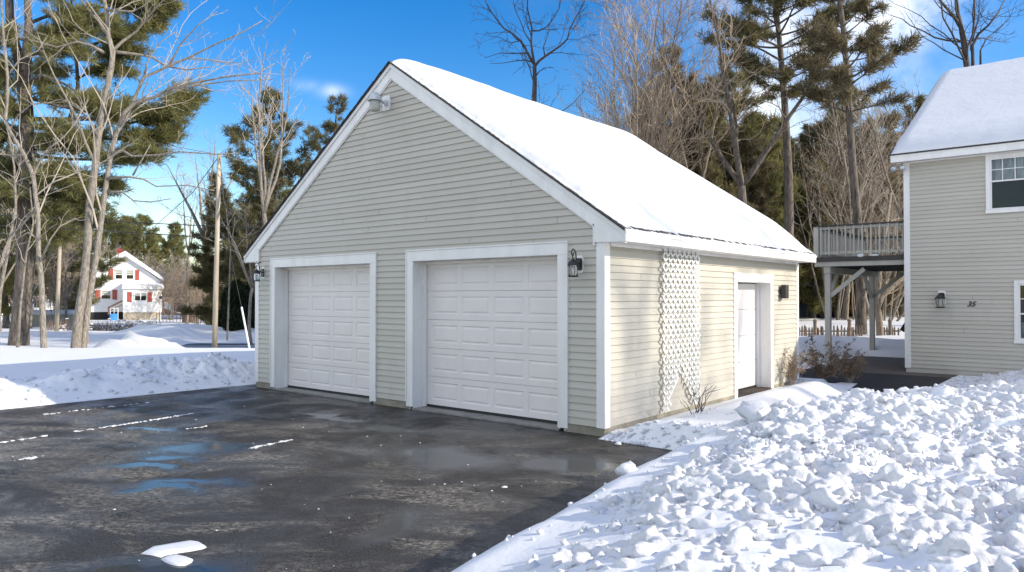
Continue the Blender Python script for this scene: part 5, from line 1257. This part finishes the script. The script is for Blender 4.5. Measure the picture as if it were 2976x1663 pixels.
    e = b.finish('dark forked bare tree standing above the snowy house roof', bark='bark_dark', twig='twig_dark'); settle(e, at(2825, 862, T0), 0)
    b = wild_tree(116, 13.2, .12, forks=4, fork_at=.4, up=.25, spread=.5, dens=.8, twig=.009); e = b.finish('slender reddish bare tree at the left slope of the house roof', bark='bark_grey', twig='twig_red'); e.location = spot(2690, 34, 0)
    b = Bare(118, up=.1, twig=.009, wob=.2, dens=.5)
    b.limb([at(2545, 900, 31), at(2560, 862, 31), at(2590, 835, 31), at(2640, 790, 31.5), at(2700, 740, 32), at(2790, 690, 33)], [.17, .15, .13, .12, .10, .05]); b.limb([at(2560, 1010, 31), at(2555, 930, 31), at(2548, 880, 31), at(2556, 780, 31), at(2570, 690, 31.4), at(2590, 560, 32)], [.16, .14, .13, .11, .09, .05])
    e = b.finish('leaning grey limb under the deck, beside the rear post', bark='bark_grey', twig='twig_grey'); settle(e, at(2560, 1000, 31), -.2)
    # pines
    P1 = pine(201, 23.5, .27, base=.5, reach=5.2, dens=1.5, loc=spot(2285, 36, 0), label='tall straight pine with dark plume, first right of the garage ridge', mat='needles_dark', tuft=.32, n=9, gap=.22)
    P2 = pine(202, 24, .21, base=.42, reach=4.6, loc=spot(2502, 32, -.1), label='tall pine directly behind the deck', mat='needles_brown', tuft=.32, n=9, gap=.25, dens=1.3)
    P3 = pine(203, 16.2, .2, base=.2, reach=4.0, dens=1.3, loc=spot(1960, 43, .2), label='bushy pine behind the many-stemmed bare tree', mat='needles_brown', tuft=.34, n=10, gap=.12)
    P4 = pine(204, 16, .22, base=.15, reach=4.6, dens=1.3, loc=spot(2135, 44, .2), label='olive pine behind the crooked bare tree', mat='needles_olive', tuft=.34, n=8, gap=.2)
    # ---- the wood behind: copies of a few kinds
    gA = 'bare trees of the wood behind the garage'; gP = 'pines of the wood behind the garage'
    kA = wild_tree(131, 14, .13, forks=3, fork_at=.3, up=.3, spread=.35, dens=.8, twig=.012, maxlev=3).finish('bare greyish tree in the wood behind the garage and house', bark='bark_grey', twig='twig_grey', group=gA)
    kB = clump_tree(132, 12, 5, lean=.3, r=.07, up=.2, dens=1.0, twig=.012, maxlev=3).finish('bare greyish tree in the wood behind the garage and house', bark='bark_grey', twig='twig_grey', group=gA)
    kC = wild_tree(133, 9, .07, forks=4, fork_at=.2, up=.3, spread=.5, dens=1.3, twig=.012, maxlev=3).finish('bare greyish tree in the wood behind the garage and house', bark='bark_grey', twig='twig_pale', group=gA)
    pA = pine(211, 15, .2, base=.1, reach=3.3, label='pine in the wood behind the garage and house', mat='needles_dark', tuft=.40, n=9, gap=.12, group=gP)
    pB = pine(212, 14, .18, base=.05, reach=3.6, label='pine in the wood behind the garage and house', mat='needles_brown', tuft=.40, n=9, gap=.12, group=gP)
    pC = pine(213, 12, .15, base=.08, reach=3.0, label='pine in the wood behind the garage and house', mat='needles_olive', tuft=.40, n=9, gap=.12, group=gP)
    src = {'A': kA, 'B': kB, 'C': kC, 'p': pA, 'q': pB, 'r': pC}; first = {k: True for k in src}
    def put(k, u, t, z=.1, sc=1, szf=1):
        if first[k]: o = src[k]; first[k] = False
        else: o = copy_tree(src[k])
        o.location = spot(u, t, z); o.rotation_euler = (0, 0, rr.uniform(0, 6.28)); o.scale = (sc, sc, sc * szf)
    for (k, u, t, s) in [('q', 1885, 42, .98), ('q', 2055, 46, 1.12), ('r', 2210, 45, 1.0), ('q', 2390, 50, 1.0), ('q', 2455, 52, 1.1), ('q', 1930, 41, .82), ('p', 2045, 40, .85), ('r', 2090, 44, .85), ('q', 2185, 41, .78), ('r', 2240, 42, .8), ('q', 2290, 54, .95), ('p', 2400, 56, 1.0), ('q', 2600, 54, 1.0), ('p', 1905, 50, 1.0), ('p', 2010, 47, .98), ('q', 2070, 58, 1.05), ('q', 2200, 50, .9), ('p', 2240, 60, 1.1), ('r', 2330, 68, 1.15), ('q', 2390, 63, 1.1), ('p', 2440, 55, 1.2), ('r', 2540, 60, 1.0), ('q', 2600, 62, 1.1), ('p', 2640, 52, 1.05), ('r', 2160, 62, 1.1), ('q', 2300, 64, 1.0), ('p', 2480, 64, 1.1), ('r', 2690, 58, .95), ('q', 1850, 62, .85), ('p', 2110, 66, 1.1), ('r', 2420, 70, 1.1), ('q', 2570, 72, 1.2), ('p', 2350, 75, 1.1), ('q', 1960, 74, 1.0), ('p', 2040, 78, 1.0), ('r', 2630, 68, 1.0), ('p', 2200, 76, 1.1), ('q', 2750, 66, .9)]:
        put(k, u, t, .1, s)
    for i in range(22):
        u = 1860 + i * 37 + rr.uniform(-14, 14); put(rr.choice('ABC'), u, rr.uniform(42, 60), .1, rr.uniform(.7, 1.08))
    for i in range(8): put('C', 2300 + i * 45 + rr.uniform(-10, 10), rr.uniform(50, 60), .1, rr.uniform(.6, .95))
    # ---- west side woods
    gW = 'bare trees beyond the road'; gV = 'evergreens beyond the road'
    P5 = pine(221, 17.5, .27, base=.2, reach=4.4, loc=spot(745, 52, -.6), label='tall dark pine with a leaning top left of the garage gable', mat='needles_dark', tuft=.36, n=8, gap=.2, dens=1.1)
    P6 = pine(222, 17.5, .25, base=.3, reach=4.2, loc=spot(945, 55, -.6), label='pine whose top shows over the left rake of the garage', mat='needles_dark', tuft=.34, n=7, gap=.3)
    P7 = pine(223, 12.5, .2, base=.05, reach=3.6, loc=spot(660, 60, -.6), label='dense dark spruce behind the utility pole', mat='needles_dark', tuft=.42, n=8, gap=.05, shape='cone', dens=1.2, droop=.25)
    P8 = pine(224, 12, .2, base=.05, reach=3.4, loc=spot(735, 57, -.6), label='dense dark spruce behind the arborvitae row', mat='needles_dark', tuft=.42, n=8, gap=.05, shape='cone', dens=1.2, droop=.25)
    pine(225, 15, .22, base=.08, reach=5.0, loc=spot(20, 58, -.6), label='olive pine behind the big pine at the left edge', mat='needles_olive', tuft=.45, n=8, gap=.1)
    pine(226, 13.5, .2, base=.08, reach=4.2, loc=spot(215, 66, -.6), label='olive pine behind the twin-stemmed bare tree', mat='needles_olive', tuft=.45, n=8, gap=.15)
    b = wild_tree(141, 15.2, .115, forks=5, fork_at=.42, up=.4, spread=.26, dens=.6, twig=.010); e = b.finish('pale upright bare tree rising left of the garage gable', bark='bark_pale', twig='twig_pale'); e.location = spot(790, 33, -.4)
    b = wild_tree(142, 11, .10, forks=5, fork_at=.3, up=.15, spread=.7, dens=.8, twig=.010); e = b.finish('pale bare tree with wide low branches between pole and garage', bark='bark_pale', twig='twig_pale'); e.location = spot(730, 40, -.6)
    b = wild_tree(143, 16, .28, forks=4, fork_at=.42, up=.3, spread=.5, dens=.8, twig=.014); e = b.finish('bare tree with whitish trunk just left of the utility pole', bark='bark_pale', twig='twig_pale'); e.location = spot(612, 62, -.6)
    b = wild_tree(144, 13.5, .13, forks=3, fork_at=.5, up=.3, spread=.35, dens=.8, twig=.014); e = b.finish('fainter bare tree further left, before the blue gap in the wood', bark='bark_pale', twig='twig_pale'); e.location = spot(545, 66, -.6)
    m = MB(); m.tube([Vector(at(660, 990, 42)), Vector(at(666, 850, 42)), Vector(at(670, 715, 42))], [.06, .05, .03], 6); tag(m.build('sapling', 'bark_pale'), 'thin straight pale sapling between pole and arborvitae', 'tree')
    wA = wild_tree(151, 12, .12, forks=4, fork_at=.25, up=.25, spread=.45, dens=1.0, twig=.020, maxlev=3).finish('bare tree in the far wood beyond the road', bark='bark_pale', twig='twig_pale', group=gW)
    wB = clump_tree(152, 9, 7, lean=.5, r=.05, up=.15, dens=1.3, twig=.020, maxlev=3).finish('bare tree in the far wood beyond the road', bark='bark_pale', twig='twig_grey', group=gW)
    wC = pine(231, 15, .2, base=.1, reach=3.8, label='evergreen in the far wood beyond the road', mat='needles_olive', tuft=.6, n=5, gap=.1, group=gV)
    src.update(a=wA, b=wB, c=wC); first.update(a=True, b=True, c=True)
    for (u, t, s) in [(430, 118, 1.0), (500, 112, .88), (395, 125, 1.05), (355, 130, 1.0), (300, 122, 1.0), (250, 118, 1.05), (545, 120, .62), (120, 100, 1.25), (20, 90, 1.3), (-40, 100, 1.4), (170, 110, 1.1), (700, 85, .8), (640, 90, .6), (820, 80, .9), (460, 135, .9)]: put('c', u, t, -.3, s)
    for i in range(44): put(rr.choice('aab'), -60 + i * 17.5 + rr.uniform(-12, 12), rr.uniform(88, 115), -.4, rr.uniform(.62, .95) * (.8 if 430 < i * 17.5 < 700 else 1))
    for i in range(16): put('b', -40 + i * 48 + rr.uniform(-12, 12), rr.uniform(60, 85) if i < 5 or i > 10 else rr.uniform(95, 110), -.5, rr.uniform(.4, .8))
    for (u, t, s) in [(0, 52, 1.1), (90, 58, .9), (195, 62, .85), (-30, 44, 1.2), (650, 70, .7), (760, 60, .8)]: put('a', u, t, -.5, s)
    for i in range(16): put(rr.choice('cca'), 840 + i * 62 + rr.uniform(-15, 15), rr.uniform(80, 110), -.3, rr.uniform(.7, 1.0))
    for (u, t, s) in [(2225, 47, .95), (2262, 52, 1.1), (2560, 48, 1.0), (2365, 48, .9), (2620, 50, .95), (2180, 56, 1.1), (2010, 52, 1.15)]: put(rr.choice('qqr'), u, t, .1, s)
    # trees out of frame towards the sun, whose shade falls on the garage roof and wall
    for (x, y, s) in [(37, 18.2, 1.65), (45, 23.5, 1.9), (40, 20.5, 1.6)]:
        o = copy_tree(kA); o.location = (x, y, 0); o.rotation_euler = (0, 0, rr.uniform(0, 6)); o.scale = (s, s, s * 1.15); o['label'] = 'bare tree outside the frame to the right'; o['group'] = 'bare trees east of the house'
# ------------------------------------------------------------------ sky, sun, camera
SUN = Vector((2.0, .9, 1.0)).normalized()
def build_light():
    w = bpy.data.worlds.new('World'); SC.world = w; w.use_nodes = True; t = w.node_tree; t.nodes.clear()
    out = t.nodes.new('ShaderNodeOutputWorld'); bg = t.nodes.new('ShaderNodeBackground'); t.links.new(bg.outputs[0], out.inputs[0])
    sky = t.nodes.new('ShaderNodeTexSky'); sky.sky_type = 'NISHITA'; sky.sun_disc = False
    sky.sun_elevation = math.asin(SUN.z); sky.sun_rotation = math.atan2(SUN.x, SUN.y); sky.air_density = 1.0; sky.dust_density = .25; sky.ozone_density = 2.2
    tc = t.nodes.new('ShaderNodeTexCoord')
    hs = t.nodes.new('ShaderNodeHueSaturation'); hs.inputs['Hue'].default_value = .513; hs.inputs['Saturation'].default_value = SKY_SAT; hs.inputs['Value'].default_value = 1.0; t.links.new(sky.outputs[0], hs.inputs['Color'])
    # thin clouds as real directions in the sky
    col = hs.outputs[0]
    FILL_CLOUDS = []
    def direction(u, v): d = _fw + _rt * (u - 1488) / FPX + _up * (831.5 - v) / FPX; return d / np.linalg.norm(d)
    # added cloud patches behind the camera, out of view, as neutral fill light
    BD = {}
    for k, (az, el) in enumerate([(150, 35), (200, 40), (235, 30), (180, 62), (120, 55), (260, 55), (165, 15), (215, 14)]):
        BD[k] = np.array([math.sin(R(az)) * math.cos(R(el)), math.cos(R(az)) * math.cos(R(el)), math.sin(R(el))]); FILL_CLOUDS.append((-9999, k, .42, .34, .9))
    mask = None
    ns = t.nodes.new('ShaderNodeTexNoise'); ns.inputs['Scale'].default_value = 9; ns.inputs['Detail'].default_value = 6; ns.inputs['Roughness'].default_value = .6; t.links.new(tc.outputs['Generated'], ns.inputs['Vector'])
    for (u, v, su, sv, a) in [(965, 266, .018, .008, .26), (895, 250, .02, .007, .12), (2330, 110, .07, .045, .8), (2500, 70, .09, .04, .8), (2230, 300, .045, .07, .6), (2420, 300, .08, .10, .55), (2650, 20, .05, .03, .4), (400, 640, .10, .02, .2), (120, 560, .12, .06, .25), (2400, -250, .2, .10, .4)] + FILL_CLOUDS:
        d = direction(u, v) if u > -9000 else BD[v]; mp = t.nodes.new('ShaderNodeVectorMath'); mp.operation = 'SUBTRACT'; mp.inputs[1].default_value = tuple(d); t.links.new(tc.outputs['Generated'], mp.inputs[0])
        dr = t.nodes.new('ShaderNodeVectorMath'); dr.operation = 'DOT_PRODUCT'; dr.inputs[1].default_value = tuple(_rt / su); t.links.new(mp.outputs[0], dr.inputs[0])
        du = t.nodes.new('ShaderNodeVectorMath'); du.operation = 'DOT_PRODUCT'; du.inputs[1].default_value = tuple(_up / sv); t.links.new(mp.outputs[0], du.inputs[0])
        df = t.nodes.new('ShaderNodeVectorMath'); df.operation = 'DOT_PRODUCT'; df.inputs[1].default_value = tuple(_fw / .3); t.links.new(mp.outputs[0], df.inputs[0])
        def M(op, a_, b_, cl=False):
            x = t.nodes.new('ShaderNodeMath'); x.operation = op; x.use_clamp = cl
            for i, q in enumerate((a_, b_)):
                if isinstance(q, (int, float)): x.inputs[i].default_value = q
                else: t.links.new(q, x.inputs[i])
            return x.outputs[0]
        r2 = M('ADD', M('ADD', M('POWER', dr.outputs['Value'], 2), M('POWER', du.outputs['Value'], 2)), M('POWER', df.outputs['Value'], 2))
        g = M('MULTIPLY', M('POWER', 2.718, M('MULTIPLY', r2, -1.0)), a)
        mask = g if mask is None else M('MAXIMUM', mask, g)
    nm = M('MULTIPLY', M('SUBTRACT', ns.outputs['Fac'], .30), 3.0, True)
    fac = M('MULTIPLY', mask, nm, True)
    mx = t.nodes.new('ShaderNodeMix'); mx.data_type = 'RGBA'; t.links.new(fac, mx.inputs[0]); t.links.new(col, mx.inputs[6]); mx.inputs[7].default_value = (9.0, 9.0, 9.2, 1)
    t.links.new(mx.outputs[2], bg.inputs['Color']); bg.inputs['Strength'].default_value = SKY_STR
    l = bpy.data.lights.new('Sun', 'SUN'); l.energy = SUN_STR; l.angle = R(.5); l.color = (1.0, .965, .91); o = bpy.data.objects.new('sun', l); COL.objects.link(o)
    o.rotation_euler = SUN.to_track_quat('Z', 'Y').to_euler(); o.location = (20, 10, 30)
    c = bpy.data.cameras.new('Camera'); c.sensor_width = 36; c.lens = FPX / 2976 * 36; c.clip_end = 4000; c.clip_start = .05
    o = bpy.data.objects.new('camera', c); COL.objects.link(o); o.location = CAM; o.rotation_euler = (math.pi / 2 + PITCH, 0, -YAW); SC.camera = o
    SC.view_settings.view_transform = 'Standard'; SC.view_settings.look = 'None'; SC.view_settings.exposure = EXPO; SC.view_settings.gamma = 1
    SC.view_settings.use_white_balance = True; SC.view_settings.white_balance_temperature = 7350; SC.view_settings.white_balance_tint = 8
    SC.cycles.max_bounces = 8; SC.cycles.transparent_max_bounces = 8; SC.cycles.use_denoising = True
SKY_STR, SUN_STR, SKY_SAT, EXPO = .135, 3.3, 1.5, .86
import time
_t = time.time()
def stage(f):
    global _t
    f(); print(f.__name__, round(time.time() - _t, 1)); _t = time.time()
for f in (build_materials, build_light, build_ground, build_chunks, build_garage, build_house, build_deck, build_street, build_white_house, build_far, build_trees_west, build_trees_east): stage(f)
